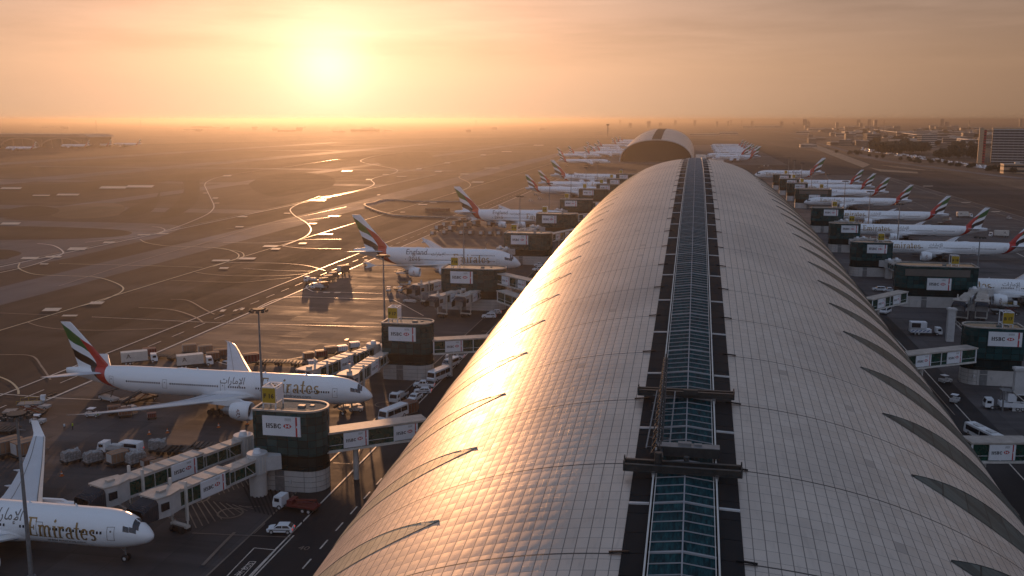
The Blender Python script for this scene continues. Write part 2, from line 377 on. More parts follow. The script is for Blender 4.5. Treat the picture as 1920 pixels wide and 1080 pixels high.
def make_airliner(kind, T, label, group, detail=True, special=None):
    L = T['L']; cz = T['cz']; H = L/2
    root = empty(kind); tag(root, label, 'airliner', group)
    st, sec = fuselage_fn(T)
    luv = lambda s, z: ((s+T['ls'])*T['lk'], 18.4-(T['lz']-z)*T['lk'])
    # fuselage
    N = 40; rings = []; uv = []
    full = []
    for i, a in enumerate(st):
        full.append(a)
        if i+1 < len(st) and st[i+1][0]-a[0] > 3:
            k = int((st[i+1][0]-a[0])//2.5)
            for j in range(1, k): full.append(tuple(p+(q-p)*j/k for p, q in zip(a, st[i+1])))
    for s, ry, rz, z in full:
        ring = []
        for i in range(N):
            t = 2*PI*i/N; Y = ry*math.cos(t); Z = cz+z+rz*math.sin(t); ring.append((s-H, Y, Z)); uv.append(luv(s, Z))
        rings.append(ring)
    mb = MB(); mb.loft(rings, 0, True, uv); fus = mb.build('fuselage', M['livery'], root, True)
    # belly fairing
    mb = MB(); rr = []
    w0 = T['wing'][0]; d0 = w0[1]-4; d1 = w0[2]+3
    for i in range(13):
        f = i/12; k = math.sin(PI*f)**.5 if 0 < f < 1 else .02
        s = L-(d0+(d1-d0)*f); rr.append([(s-H, (T['ry']*1.09)*k*math.cos(2*PI*j/24), cz-T['rz']*.42+T['rz']*.72*k*math.sin(2*PI*j/24)) for j in range(24)])
    mb.loft(rr); mb.build('belly_fairing', M['white'], root, True)
    # wings
    def surf(secs, sgn, vertical=False):
        r = []
        for q in secs:
            if vertical:
                z, le, te, tk = q; c = le-te
                r.append([(te+c*(1-x)-H, y*tk, z) for x, y in AF])
            else:
                y0, le, te, z, tk = q
                r.append([(le+(te-le)*x-H, sgn*y0, z+yy*tk) for x, yy in AF])
        return r
    AFs = max(abs(y) for x, y in AF)
    for sgn in (1, -1):
        ws = [(y, L-le, L-te, z, tk/AFs/2) for y, le, te, z, tk in T['wing']]
        ws = smooth_tab(ws, 3)
        mb = MB(); mb.loft(surf(ws, sgn)); w = mb.build('wing', M['wing'], root, True)
        # slat and flap seams, bright leading edge
        mb = MB()
        for a, b in zip(ws[3:], ws[4:]):
            for f0, f1 in ((-.012, .09),):
                vs = []
                for q in (a, b):
                    y, le, te, z, tk = q
                    for f in (f0, f1): vs.append((le+(te-le)*f-H, sgn*y, z+tk*AFs*(.35 if f < .02 else 1.06)+.03))
                mb.quad(vs[0], vs[1], vs[3], vs[2])
        mb.build('leading_edge_slat', M['wedge'], w, False)
        mb = MB()
        for fr in (.105, .72):
            for a, b in zip(ws[3:], ws[4:]):
                pa = (a[1]+(a[2]-a[1])*fr-H, sgn*a[0], a[3]+a[4]*AFs*(.98 if fr < .5 else .55)+.035)
                pb = (b[1]+(b[2]-b[1])*fr-H, sgn*b[0], b[3]+b[4]*AFs*(.98 if fr < .5 else .55)+.035)
                mb.bar(pa, pb, .09, .02)
        mb.build('flap_seam', M['greyink'], w)
        y, le, te, z, tk = ws[-1]
        if T['winglet']:
            hh, dx = T['winglet']; mb = MB()
            secs = [(z, le, te, tk*1.0), (z+.5, le-.6, te-.15, tk*.9), (z+hh, le-2.0, te-.9, tk*.5)]
            r = []
            for i, (zz, l, e, k) in enumerate(secs): r.append([(l+(e-l)*x-H, sgn*(y+[0, .45, 1.0][i]+yy*k), zz) for x, yy in AF])
            mb.loft(r); mb.build('winglet', M['white'], w, True)
        if T.get('fence'):
            mb = MB(); mb.prism([(le-H, z), (te-H-.4, z+1.3), (te-H-1, z+1.3), (te-H, z), (te-H-1, z-1.1), (te-H-.4, z-1.1)], lambda X, Z: .08)
            o = mb.build('wingtip_fence', M['white'], w); o.location = (0, sgn*y, 0)
        # flap track fairings
        for fy in (.28, .45, .62):
            q = lerp_tab([(a[0],)+a[1:] for a in ws], fy*ws[-1][0]); le, te, z, tk = q
            mb = MB(); x1 = te-H; mb.loft([[(x1+3.2-i*.9, sgn*fy*ws[-1][0]+r*math.cos(2*PI*j/8), z-.35+r*math.sin(2*PI*j/8)) for j in range(8)] for i, r in enumerate((.05, .3, .38, .34, .22, .05))])
            mb.build('flap_fairing', M['wing'], w, True)
        ss = [(y, le, te, z, tk/AFs/2) for y, le, te, z, tk in T['stab']]
        mb = MB(); mb.loft(surf(ss, sgn)); mb.build('tailplane', M['wing'], root, True)
        for (ey, ed, ez, er, el) in T['eng']:
            mb = MB(); x0 = L-ed-H
            prof = [(0, .93), (-.12, 1.0), (-.6, 1.07), (-1.8, 1.1), (-3.2, 1.02), (-el*.72, .82)]
            n = 28; ring = lambda dx, k: [(x0+dx, sgn*ey+er*k*math.cos(2*PI*j/n), ez+er*k*math.sin(2*PI*j/n)) for j in range(n)]
            mb.loft([ring(-1.0, .82), ring(-.25, .85), ring(0, .9), ring(0, .93)]+[ring(a, b) for a, b in prof[1:]]+[ring(-el*.72, .7)], 0, False)
            e = mb.build('engine', M['white'], root, True)
            mb = MB(); mb.cyl((x0-1.0, sgn*ey, ez), (x0-1.05, sgn*ey, ez), er*.83, n=28); mb.build('fan', M['black'], e)
            mb = MB(); mb.cyl((x0-.95, sgn*ey, ez), (x0-.35, sgn*ey, ez), er*.26, er*.03, 16); mb.build('spinner', M['steel'], e, True)
            mb = MB(); mb.loft([ring(-el*.6, .66), ring(-el*.85, .55), ring(-el, .42), ring(-el-.1, .2), ring(-el-1.0, .04)]); mb.build('exhaust', M['steel'], e, True)
            q = lerp_tab([(a[0],)+a[1:] for a in ws], ey)
            mb = MB(); mb.prism([(x0-1.2, ez+er*.98), (x0-2.6, ez+er*1.3), (q[0]-H-1, q[2]+.1), (q[0]-H-5, q[2]-.2), (x0-el*.9, ez+er*.5), (x0-2.5, ez+er*.6)], lambda X, Z: .28)
            o = mb.build('pylon', M['white'], e); o.location = (0, sgn*ey, 0)
            # emblem: open calligraphic strokes on the nacelle
            mb = MB()
            for i, (a, b) in enumerate((((-.45, -.3), (.1, .55)), ((.1, .55), (.35, -.1)), ((.35, -.1), (-.2, .1)), ((-.3, -.55), (.4, -.35)), ((.0, -.6), (.2, .2)), ((-.4, .2), (-.1, .65)))):
                def nac(p):
                    X = -2.0+p[0]*.8*er/1.6; an = math.asin(max(-1, min(1, p[1]*.75/1.1))); rr_ = er*1.105+.02+i*.002
                    return Vector((x0+X, sgn*ey+sgn*0+(-1 if T else 1)*0, ez)), X, an, rr_
                for side in (1, -1):
                    pts = []
                    for p in (a, b):
                        _, X, an, rq = nac(p); pts.append(Vector((x0+X, sgn*ey+side*rq*math.cos(an), ez+rq*math.sin(an))))
                    mb.bar(pts[0], pts[1], .02, .13)
            mb.build('emblem', M['maroon'], e)
    mb = MB(); r = surf([(z, le, te, tk/AFs/2) for z, le, te, tk in smooth_tab(T['fin'], 3)], 1, True)
    mb.loft(r, 0, True, [luv(p[0]+H, p[2]) for q in r for p in q]); fin = mb.build('fin', M['livery'], root, True)
    # cabin windows, doors, cockpit
    def side(sgn):
        return lambda s, z, lift: (s-H, sgn*((lambda q: q[0]*math.sqrt(max(0, 1-((z-q[2])/q[1])**2)))(sec(s))+.025+lift), z)
    for sgn in (1, -1):
        f = side(sgn); mb = MB()
        for wz in [T['winz']]+([T['upper']] if 'upper' in T else []):
            s = T['tail'][0][0]-4 if wz == T['winz'] else T['tail'][0][0]-1
            z0 = cz+wz
            while s < L-T['doors'][0]-1.2:
                if not any(abs(s-(L-d)) < 1.2 for d in T['doors']) and not (L-T['wing'][0][1]-3 < s < L-T['wing'][0][1]-.8):
                    mb.quad(f(s-.15, z0-.2, 0), f(s+.15, z0-.2, 0), f(s+.15, z0+.2, 0), f(s-.15, z0+.2, 0))
                s += .54
        mb.build('cabin_window_row', M['glassd'], root)
        for d in T['doors']:
            mb = MB(); s = L-d; z0 = cz+T['winz']-1.15; z1 = cz+T['winz']+.85; w = .55; g = .06
            for (a, b, c, e) in ((-w, z0, -w+g, z1), (w-g, z0, w, z1)):
                zz = b
                while zz < e-.01:
                    z2 = min(e, zz+.25); mb.quad(f(s+a, zz, 0), f(s+c, zz, 0), f(s+c, z2, 0), f(s+a, z2, 0)); zz = z2
            for zz in (z0, z1-g): mb.quad(f(s-w, zz, 0), f(s+w, zz, 0), f(s+w, zz+g, 0), f(s-w, zz+g, 0))
            mb.quad(f(s-.12, z1-.75, 0), f(s+.12, z1-.75, 0), f(s+.12, z1-.5, 0), f(s-.12, z1-.5, 0))
            mb.build('door', M['greyink'], root)
        def ang(s, a, lift=.03):
            ry, rz, z = sec(s); return (s-H, sgn*(ry+lift)*math.cos(R(a)), z+(rz+lift)*math.sin(R(a)))
        k = 1.0 if T['rz'] < 4 else 1.5; off = 0 if T['rz'] < 4 else -6
        mb = MB()
        k = k*(.84 if T is T330 else 1.0)
        for (dA, dB, a0, a1) in ((1.8, 2.75, 40, 87), (2.15, 3.2, 21, 42), (3.25, 4.2, 19, 39)):
            dA *= k; dB *= k; n = 5; a0 += off*.8; a1 += off*(0 if a1 > 80 else 1)
            for i in range(n):
                t0 = a0+(a1-a0)*i/n; t1 = a0+(a1-a0)*(i+1)/n
                sh = lambda t: (t-24)/60*.35
                mb.quad(ang(L-dA-sh(t0), t0), ang(L-dB-sh(t0), t0), ang(L-dB-sh(t1), t1), ang(L-dA-sh(t1), t1))
        mb.build('cockpit_window', M['glassd'], root)
        # lettering; it reads left to right on both flanks
        def place_text(me, name, d0, d1, z, m, st_=.3):
            if sgn < 0: fn = lambda x, y, l: f(L-d1+x, y, l)      # nose to the viewer's right
            else: fn = lambda x, y, l: f(L-d0-x, y, l)
            text_obj(me, name, fn, m, root, st_, d1-d0, (0, z))
        n0, n1 = T['name_d']; zz, hh = T['name_z']
        if special != 'plain':
            p, w = serif('Emirates', 1.0); k2 = (n1-n0)/w; me = polys_mesh([[(x*1.0, y*hh/k2) for x, y in q] for q in p])
            place_text(me, 'name_lettering', n0, n1, cz+zz, M['gold'])
            a0, a1, az, ah = T['arab']; me = font_mesh('\uFE95\uFE8D\uFEAD\uFE8E\uFEE3\uFEF9\uFE8D', ah, .01)
            place_text(me, 'arabic_lettering', a0, a1, cz+az+.35, M['greyink'])
        if kind.startswith('twin'):
            me = font_mesh('www.emirates.com', .5); place_text(me, 'web_lettering', n0+2.0, n1-2.8, cz-1.75 if T is T330 else cz-1.3, M['greyink'])
        if special == 'cup':
            me = font_mesh('England', 2.0); place_text(me, 'slogan_lettering', 39.5, 48.5, cz+.9, M['ink'])
            me = font_mesh('2015', 1.6); place_text(me, 'year_lettering', 42.2, 47.2, cz-1.1, M['greyink'])
    # gear
    ng, gy, nw, md, _ = T['gear']
    mb = MB(); xg = L-T['doors'][0]*.9-H; mb.cyl((xg, 0, .5), (xg, 0, cz-T['rz']*.9), .14); mb.bar((xg, 0, 1.4), (xg-1.3, 0, cz-T['rz']*.9), .12)
    g = mb.build('nose_gear', M['steel'], root)
    for y in (.35, -.35):
        mb = MB(); mb.cyl((xg, y-.16, .53), (xg, y+.16, .53), .53, n=20); mb.cyl((xg, y-.17, .53), (xg, y+.17, .53), .25, m=1, n=14); mb.build('wheel', [M['dark'], M['lgrey']], g)
    for sgn in (1, -1):
        xm = L-T['wing'][0][1]-9-H; mb = MB(); mb.cyl((xm, sgn*gy, .7), (xm, sgn*gy, cz-T['rz']*.55), .22); mb.bar((xm, sgn*gy, .8), (xm-1.6, sgn*gy*.4, cz-T['rz']*.6), .15); mb.bar((xm-1.7, sgn*gy, .65), (xm+1.7, sgn*gy, .65), .25)
        g = mb.build('main_gear', M['steel'], root)
        for dx in (-1.5, 0, 1.5) if nw == 6 else (-.8, .8):
            for y in (-.45, .45):
                mb = MB(); mb.cyl((xm+dx, sgn*gy+y-.22, .68), (xm+dx, sgn*gy+y+.22, .68), .68, n=18); mb.build('wheel', M['dark'], g)
    mb = MB()
    for d, hh in ((L*.2, .5), (L*.33, .35), (L*.55, .45)): mb.prism([(L-d-H, cz+T['rz']-.02), (L-d-H-.5, cz+T['rz']-.02), (L-d-H-.55, cz+T['rz']+hh), (L-d-H-.35, cz+T['rz']+hh)], lambda X, Z: .03)
    mb.build('antenna', M['white'], root)
    mb = MB(); s0 = L*.40; mb.loft([[(s0-H+i*.7-2.1, w*math.cos(2*PI*j/12), cz+T['rz']*.97+h*math.sin(2*PI*j/12)) for j in range(12)] for i, (w, h) in enumerate(((.05, .05), (.5, .22), (.62, .3), (.6, .3), (.5, .25), (.3, .18), (.05, .05)))])
    mb.build('antenna_radome', M['white'], root, True)
    return root
# ---------------------------------------------------------------- the long terminal
TB = lambda Y: 47.7-.000191*(Y-365)**2
TA = lambda Y: 45.05-.0000309*(Y-365)**2
NE = 2.2
def tpt(Y, th, lift=0.0, sgn=1, fa=TA, fb=TB):
    """shell point: th = 90 deg at the ridge, 0 at the foot"""
    c, s = math.cos(R(th)), math.sin(R(th)); a = fa(Y)+lift; b = fb(Y)+lift
    return Vector((sgn*a*abs(c)**(2/NE), Y, b*abs(s)**(2/NE)))
def arc_table(Y=200, fa=TA, fb=TB):
    pts = [tpt(Y, 90-i*.25, fa=fa, fb=fb) for i in range(361)]; L = [0]
    for a, b in zip(pts, pts[1:]): L.append(L[-1]+(b-a).length)
    return L
ARC = arc_table()
def th_of(arc_):                       # angle at a given arc length from the ridge
    for i in range(360):
        if ARC[i+1] >= arc_: return 90-(i+(arc_-ARC[i])/(ARC[i+1]-ARC[i]))*.25
    return 0
R0, RS = 85.3, 15.46
def roof_mat(name, base=(.72, .625, .54), metal=.82):
    m, t, b = newmat(name)
    sep = t.node('ShaderNodeSeparateXYZ'); t.link(t.node('ShaderNodeUVMap', uv_map='UVMap').outputs[0], sep.inputs[0])
    pu, pv = 1.04, RS/10
    u = t.math('DIVIDE', sep.outputs[0], pu); v = t.math('DIVIDE', t.math('SUBTRACT', sep.outputs[1], R0), pv)
    fu = t.math('FRACT', u); fv = t.math('FRACT', v)
    # joints: lengthwise ones wide, crosswise ones hair thin, one ring joint per bay
    ju = t.math('LESS_THAN', t.math('ABSOLUTE', t.math('SUBTRACT', fu, .5)), .042)
    jv = t.math('LESS_THAN', t.math('ABSOLUTE', t.math('SUBTRACT', fv, .5)), .022)
    ring = t.math('FRACT', t.math('ADD', t.math('DIVIDE', t.math('SUBTRACT', sep.outputs[1], R0), RS), .5))
    jr = t.math('LESS_THAN', t.math('ABSOLUTE', t.math('SUBTRACT', ring, .5)), .006)
    cb = t.node('ShaderNodeCombineXYZ'); t.link(t.math('FLOOR', t.math('ADD', u, .5)), cb.inputs[0]); t.link(t.math('FLOOR', t.math('ADD', v, .5)), cb.inputs[1])
    wn = t.node('ShaderNodeTexWhiteNoise'); t.link(cb.outputs[0], wn.inputs[0]); r1 = wn.outputs['Value']
    wc = t.node('ShaderNodeSeparateXYZ'); t.link(wn.outputs['Color'], wc.inputs[0])
    tc = t.node('ShaderNodeTexCoord').outputs['Object']
    col = t.ramp(r1, [(0, tuple(c*.955 for c in base)), (1, tuple(c*1.03 for c in base))])
    dirt = t.noise(tc, .05, 5, .6); col = t.mix(t.math('MULTIPLY', t.sstep(dirt, .4, .75), .4), col, (.33, .28, .25, 1)); col = t.mix(t.math('MULTIPLY', t.math('GREATER_THAN', wc.outputs[2], .996), .35), col, (.22, .2, .19, 1))
    mp = t.node('ShaderNodeMapping'); mp.inputs['Scale'].default_value = (2.5, .35, 2.5); t.link(tc, mp.inputs[0])
    col = t.mix(t.math('MULTIPLY', t.sstep(t.noise(mp.outputs[0], 1.0, 3), .52, .75), .16), col, (.22, .2, .18, 1))
    j = t.math('MAXIMUM', t.math('MULTIPLY', ju, .75), t.math('MAXIMUM', t.math('MULTIPLY', jv, .55), jr))
    col = t.mix(j, col, (.05, .04, .035, 1))
    t.link(col, b.inputs['Base Color'])
    t.link(t.math('MULTIPLY', t.math('SUBTRACT', 1.0, j), metal), b.inputs['Metallic'])
    t.link(t.math('ADD', .40, t.math('MULTIPLY', t.math('ADD', r1, dirt), .09)), b.inputs['Roughness'])
    # every panel is a little pillowed and tilted on its own
    pil = t.math('MULTIPLY', t.math('MULTIPLY', t.math('SINE', t.math('MULTIPLY', t.math('FRACT', t.math('ADD', u, .5)), PI)), t.math('SINE', t.math('MULTIPLY', t.math('FRACT', t.math('ADD', v, .5)), PI))), .012)
    tl = t.math('ADD', t.math('MULTIPLY', t.math('SUBTRACT', wc.outputs[0], .5), t.math('MULTIPLY', fu, .006)), t.math('MULTIPLY', t.math('SUBTRACT', wc.outputs[1], .5), t.math('MULTIPLY', fv, .007)))
    bp = t.node('ShaderNodeBump'); bp.inputs['Distance'].default_value = 1.0; bp.inputs['Strength'].default_value = .8
    t.link(t.math('ADD', pil, tl), bp.inputs['Height']); t.link(bp.outputs[0], b.inputs['Normal'])
    return m
M['roof'] = roof_mat('steel_roof_panels')
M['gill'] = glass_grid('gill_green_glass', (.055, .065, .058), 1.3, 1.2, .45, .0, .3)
M['gill_lit'] = roof_mat('gill_glass_sun_toned', (.60, .57, .45), .82)  # same gill windows on the sunward flank, sun reflection painted in as paler tone
M['mull'] = mat('skylight_mullion_paint', (.30, .30, .31), .5)
M['strip'] = mat('dark_ridge_panel', (.010, .010, .011), .75, var=.3, scale=.4, spec=.25)
m_, t_, b_ = newmat('skylight_teal_glass')
tc_ = t_.node('ShaderNodeTexCoord').outputs['Object']; mp_ = t_.node('ShaderNodeMapping'); mp_.inputs['Scale'].default_value = (3, .5, 1); t_.link(tc_, mp_.inputs[0])
t_.link(t_.ramp(t_.noise(mp_.outputs[0], 1.2, 4, .7), [(.3, (.002, .010, .013)), (.5, (.006, .038, .046)), (.75, (.02, .10, .11))]), b_.inputs['Base Color'])
b_.inputs['Roughness'].default_value = .5; b_.inputs['Specular IOR Level'].default_value = .06; M['sky'] = m_

def terminal_shell(name, y0, y1, fa, fb, parent, step=None, inner=4.5):
    mb = MB(); ys = []; y = y0
    while y < y1: ys.append(y); y += step or RS/4
    ys.append(y1)
    A = arc_table((y0+y1)/2, fa, fb)
    for sgn in (-1, 1):
        NT_ = 56; ths = []
        # start just beyond the ridge strip
        for i in range(NT_+1): ths.append(None)
        rows = []; uv = []
        for Y in ys:
            a = fa(Y); th0 = math.degrees(math.acos((inner/a)**(NE/2))); row = []
            for i in range(NT_+1):
                th = th0*(1-i/NT_)**1.12; row.append(tpt(Y, th, 0, sgn, fa, fb)); k = (90-th)/.25; k0 = min(359, int(k)); uv.append((sgn*(A[k0]+(A[k0+1]-A[k0])*(k-k0)), Y))
            rows.append(row)
        n = NT_+1; vs = [p for r in rows for p in r]; fs = []
        for k in range(len(rows)-1):
            for i in range(NT_):
                q = (k*n+i, k*n+i+1, (k+1)*n+i+1, (k+1)*n+i); fs.append(q if sgn < 0 else q[::-1])
        mb.add(vs, fs, 0, uv)
    me_o = mb.build(name, M['roof'], parent, True)
    return me_o
Y0T, Y1T = -60, 640
term = empty('concourse_terminal', (0, 0, 0)); tag(term, 'very long vaulted concourse with pale steel panels and a dark glazed ridge', 'terminal')
terminal_shell('roof_shell', Y0T, Y1T, TA, TB, term)
# gill windows: lens shaped gaps between the bays
for sgn in (-1, 1):
    k = -6
    while R0+RS*k+8.7 < 470:
        Yc = R0+RS*k+8.7; k += 1
        mb = MB(); N = 22; vs = []; uvs = []
        for i in range(N+1):
            f = i/N; x = 21.5+(TA(Yc)-22.2)*f; a = TA(Yc); th = math.degrees(math.acos(min(1, (x/a)**(NE/2))))
            w = (2.1 if sgn < 0 else 3.6)*math.sin(PI*min(1, f*1.02)**.95) if f < .97 else .2
            w = max(.03, w)
            k_ = (90-th)/.25; uu = sgn*ARC[min(360, int(k_))]; uvs.append((uu, w))
            vs.append([tpt(Yc-w*.92, th, .05, sgn), tpt(Yc, th, .07, sgn), tpt(Yc+w, th, .10, sgn), tpt(Yc+w+.06, th, -.2, sgn)])
        for (a, b), (ua, ub) in zip(zip(vs, vs[1:]), zip(uvs, uvs[1:])):
            for q in range(3): mb.add([a[q], a[q+1], b[q+1], b[q]], [(0, 1, 2, 3)], 0, [(ua[0], a[q].y), (ua[0], a[q+1].y), (ub[0], b[q+1].y), (ub[0], b[q].y)])
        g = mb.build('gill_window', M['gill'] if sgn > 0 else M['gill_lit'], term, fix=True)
        mb = MB()
        for q, (a, b) in list(enumerate(zip(vs, vs[1:])))[0 if sgn > 0 else 2:]: mb.bar(a[2], b[2], min(.14 if sgn > 0 else .07, .03+.015*q), .06)
        mb.build('gill_frame', M['dsteel'], g)
# ridge: dark shoulders, rails, gabled skylight
side_band = {-1: MB(), 1: MB()}; gl = MB(); rib = MB(); rail = MB()
ys = [Y0T+i*RS/10 for i in range(int((Y1T-Y0T)/(RS/10))+1)]
zr = lambda Y, x: TB(Y)*(1-(abs(x)/TA(Y))**NE)**(1/NE)
k0 = R0-math.floor((R0-Y0T)/RS)*RS
nb = int((Y1T-k0)/RS)
for b in range(nb):
    for q in range(10):
        Y = k0+b*RS+q*RS/10; Y2 = Y+RS/10
        for sgn in (-1, 1):
            if q % 2 == 0:
                Yb = Y+RS/5-.06
                p = [(sgn*2.85, Y+.02), (sgn*4.62, Y+.02), (sgn*4.62, Yb), (sgn*2.85, Yb)]
                side_band[sgn].add([(x, y, zr(y, x)+.10) for x, y in p]+[(x, y, zr(y, x)-.35) for x, y in p], [(0, 1, 2, 3), (4, 7, 6, 5), (0, 4, 5, 1), (1, 5, 6, 2), (2, 6, 7, 3), (3, 7, 4, 0)])
            a = (sgn*2.55, Y, zr(Y, 2.55)+.15); c = (sgn*2.55, Y2, zr(Y2, 2.55)+.15)
            gl.quad(a, c, (0, Y2, TB(Y2)+.42), (0, Y, TB(Y)+.42))
            big = q in (0, 5); w = .24 if big else .075
            rib.bar((sgn*2.58, Y, zr(Y, 2.55)+.2), (0, Y, TB(Y)+.48), w, .14 if big else .08)
        if q == 5:
            for sgn in (-1, 1): MB().bar((sgn*2.9, Y, zr(Y, 2.9)+.16), (sgn*4.6, Y, zr(Y, 4.6)+.16), .3, .14).build('cross_bar', M['lgrey'], term)
    Y = k0+b*RS; Y2 = Y+RS
    rib.bar((0, Y, TB(Y)+.52), (0, Y2, TB(Y2)+.52), .12, .12)
    for sgn in (-1, 1):
        rail.bar((sgn*2.75, Y, zr(Y, 2.75)+.4), (sgn*2.75, Y2, zr(Y2, 2.75)+.4), .14, .16)
        rail.bar((sgn*2.5, Y, zr(Y, 2.5)+.25), (sgn*2.5, Y2, zr(Y2, 2.5)+.25), .07, .1)
        side_band[sgn].bar((sgn*4.0, Y, zr(Y, 4)+.22), (sgn*5.6, Y, zr(Y, 5.6)+.14), .18, .12)
[side_band[s].build('ridge_panel_band', M['strip'], term) for s in (-1, 1)]; gl.build('skylight_glazing', M['sky'], term)
rib.build('skylight_mullion', M['mull'], term); rail.build('maintenance_rail', M['offwhite'], term)
# end walls and plinth
mb = MB()
for Y in (Y0T+.5, Y1T-.5):
    pts = [tpt(Y, t, -.4, -1) for t in range(0, 91, 6)]+[tpt(Y, 90-t, -.4, 1) for t in range(6, 91, 6)]
    mb.add(pts, [tuple(range(len(pts)))])
mb.build('end_wall', M['glassd'], term)
mb = MB()
for sgn in (-1, 1): mb.box((sgn*44.6, (Y0T+Y1T)/2, 1.2), (1.2, Y1T-Y0T, 2.4))
mb.build('plinth', M['plaza'], term)

# maintenance gantry on the ridge
gn = empty('roof_gantry', (0, 90.9, TB(92)+.12)); tag(gn, 'dark steel maintenance gantry with lattice boom riding on the ridge rails', 'gantry')
gz = lambda Y: TB(Y)-TB(92)-.6+.75
def I_beam(y, x0, x1, z):
    mb = MB(); mb.box(((x0+x1)/2, y, z+.3), (x1-x0, .36, .06)); mb.box(((x0+x1)/2, y, z-.3), (x1-x0, .36, .06)); mb.box(((x0+x1)/2, y, z), (x1-x0, .06, .54))
    for i in range(int((x1-x0)/1.1)+1): mb.box((x0+i*(x1-x0)/int((x1-x0)/1.1), y, z), (.06, .32, .54))
    for x in (x0, x1): mb.box((x, y, z+.15), (.12, .4, .9))
    return mb
for yy in (83.4-92, 84.4-92): I_beam(yy, -5.4, 4.9, gz(84)+.5+(.12 if yy > -8 else 0)).build('cross_beam', M['dsteel'], gn)
for yy in (101.2-92, 102.1-92): I_beam(yy, -5.2, 4.8, gz(102)+.5).build('cross_beam', M['dsteel'], gn)
mb = MB()
for yy in (-8.1, 9.6):
    for x in (-2.75, 2.75): mb.box((x, yy, gz(92+yy)), (.35, 1.2, .5)); mb.cyl((x-.1, yy-.4, gz(92+yy)-.25), (x+.1, yy-.4, gz(92+yy)-.25), .2, n=10); mb.cyl((x-.1, yy+.4, gz(92+yy)-.25), (x+.1, yy+.4, gz(92+yy)-.25), .2, n=10)
mb.build('bogie', M['steel'], gn)
mb = MB(); P = []
y0, y1 = -6.5, 18.5; n = 18
for i in range(n+1):
    f = i/n; y = y0+(y1-y0)*f; z = gz(92+y)+1.0+.8*math.sin(f*2.4)*.5; w = .5-.28*f; h = .9-.5*f
    P.append([Vector((-2.6-w, y, z)), Vector((-2.6+w, y, z)), Vector((-2.6, y, z+h))])
for a, b in zip(P, P[1:]):
    for q in range(3): mb.bar(a[q], b[q], .1); mb.bar(a[q], b[(q+1) % 3], .06); mb.bar(a[q], a[(q+1) % 3], .06)
mb.build('lattice_boom', M['dsteel'], gn)
mb = MB(); mb.bar((-3.6, -5.2, gz(87)+.9), (-3.2, 9, gz(101)+.9), .12); mb.bar((-1.5, -5.2, gz(87)+.9), (-1.3, 9, gz(101)+.9), .12)
for i in range(20): y = -5+i*.7; mb.bar((-3.55, y, gz(92+y)+.95), (-1.5, y, gz(92+y)+.95), .04) if i % 3 == 0 else None
mb.build('boom_cradle', M['steel'], gn)
mb = MB(); mb.box((.2, -4.9, gz(87)+.75), (5.6, 1.1, .9)); mb.build('work_cradle', M['dsteel'], gn)
mb = MB(); mb.box((.2, -4.9, gz(87)+1.24), (5.7, 1.2, .06)); mb.box((-.1, -4.9, gz(87)+1.4), (1.2, .6, .3)); mb.box((1.1, -4.9, gz(87)+1.36), (.7, .4, .2)); mb.build('cradle_deck', M['steel'], gn)
mb = MB(); mb.cyl((-2.4, -7.6, gz(84)+.5), (-2.4, -7.6, gz(84)+1.7), .35, n=14); MB().cyl((.1, -7.2, gz(84)+.6), (.1, -7.2, gz(84)+1.3), .25, n=12).build('counterweight', M['dsteel'], gn, True); MB().box((.3, 8.9, gz(101)+1.0), (1.5, .6, .5)).build('control_box', M['dsteel'], gn); mb.bar((-2.2, -5, gz(87)+.8), (-2.0, -8.2, gz(84)+1.4), .14)
mb.build('winch', M['dsteel'], gn, True)

# second concourse, beyond
def far_terminal():
    cx, y0, y1 = -59, 1490, 2080
    fa = lambda Y: 57-.00003*(Y-1765)**2; fb = lambda Y: 47.7-.000191*(Y-1765)**2
    e = empty('distant_concourse', (cx, 0, 0)); tag(e, 'second vaulted concourse far off, its dark open arched end facing the long terminal', 'terminal')
    terminal_shell('roof_shell', y0, y1, fa, fb, e, 40, 7)
    mb = MB()
    for i in range(22):
        Y = y0+(y1-y0)*i/22; Y2 = y0+(y1-y0)*(i+1)/22
        z = lambda y: fb(y)*(1-(7/fa(y))**NE)**(1/NE)+.2
        mb.quad((-7.2, Y, z(Y)), (7.2, Y, z(Y)), (7.2, Y2, z(Y2)), (-7.2, Y2, z(Y2)))
    mb.build('ridge_strip', M['strip'], e)
    mb = MB(); Y = y0+25
    pts = [tpt(Y, t, -1.5, -1, fa, fb) for t in range(0, 91, 6)]+[tpt(Y, 90-t, -1.5, 1, fa, fb) for t in range(6, 91, 6)]
    mb.add(pts, [tuple(range(len(pts)))]); mb.build('glazed_end_wall', M['black'], e)
    mb = MB(); q = [tpt(y0-.5, t, .3, -1, fa, fb) for t in range(0, 91, 5)]+[tpt(y0-.5, 90-t, .3, 1, fa, fb) for t in range(5, 91, 5)]
    for a, b in zip(q, q[1:]): mb.bar(a, b, 1.2, 1.4)
    mb.build('arch_rim', M['lgrey'], e)
far_terminal()

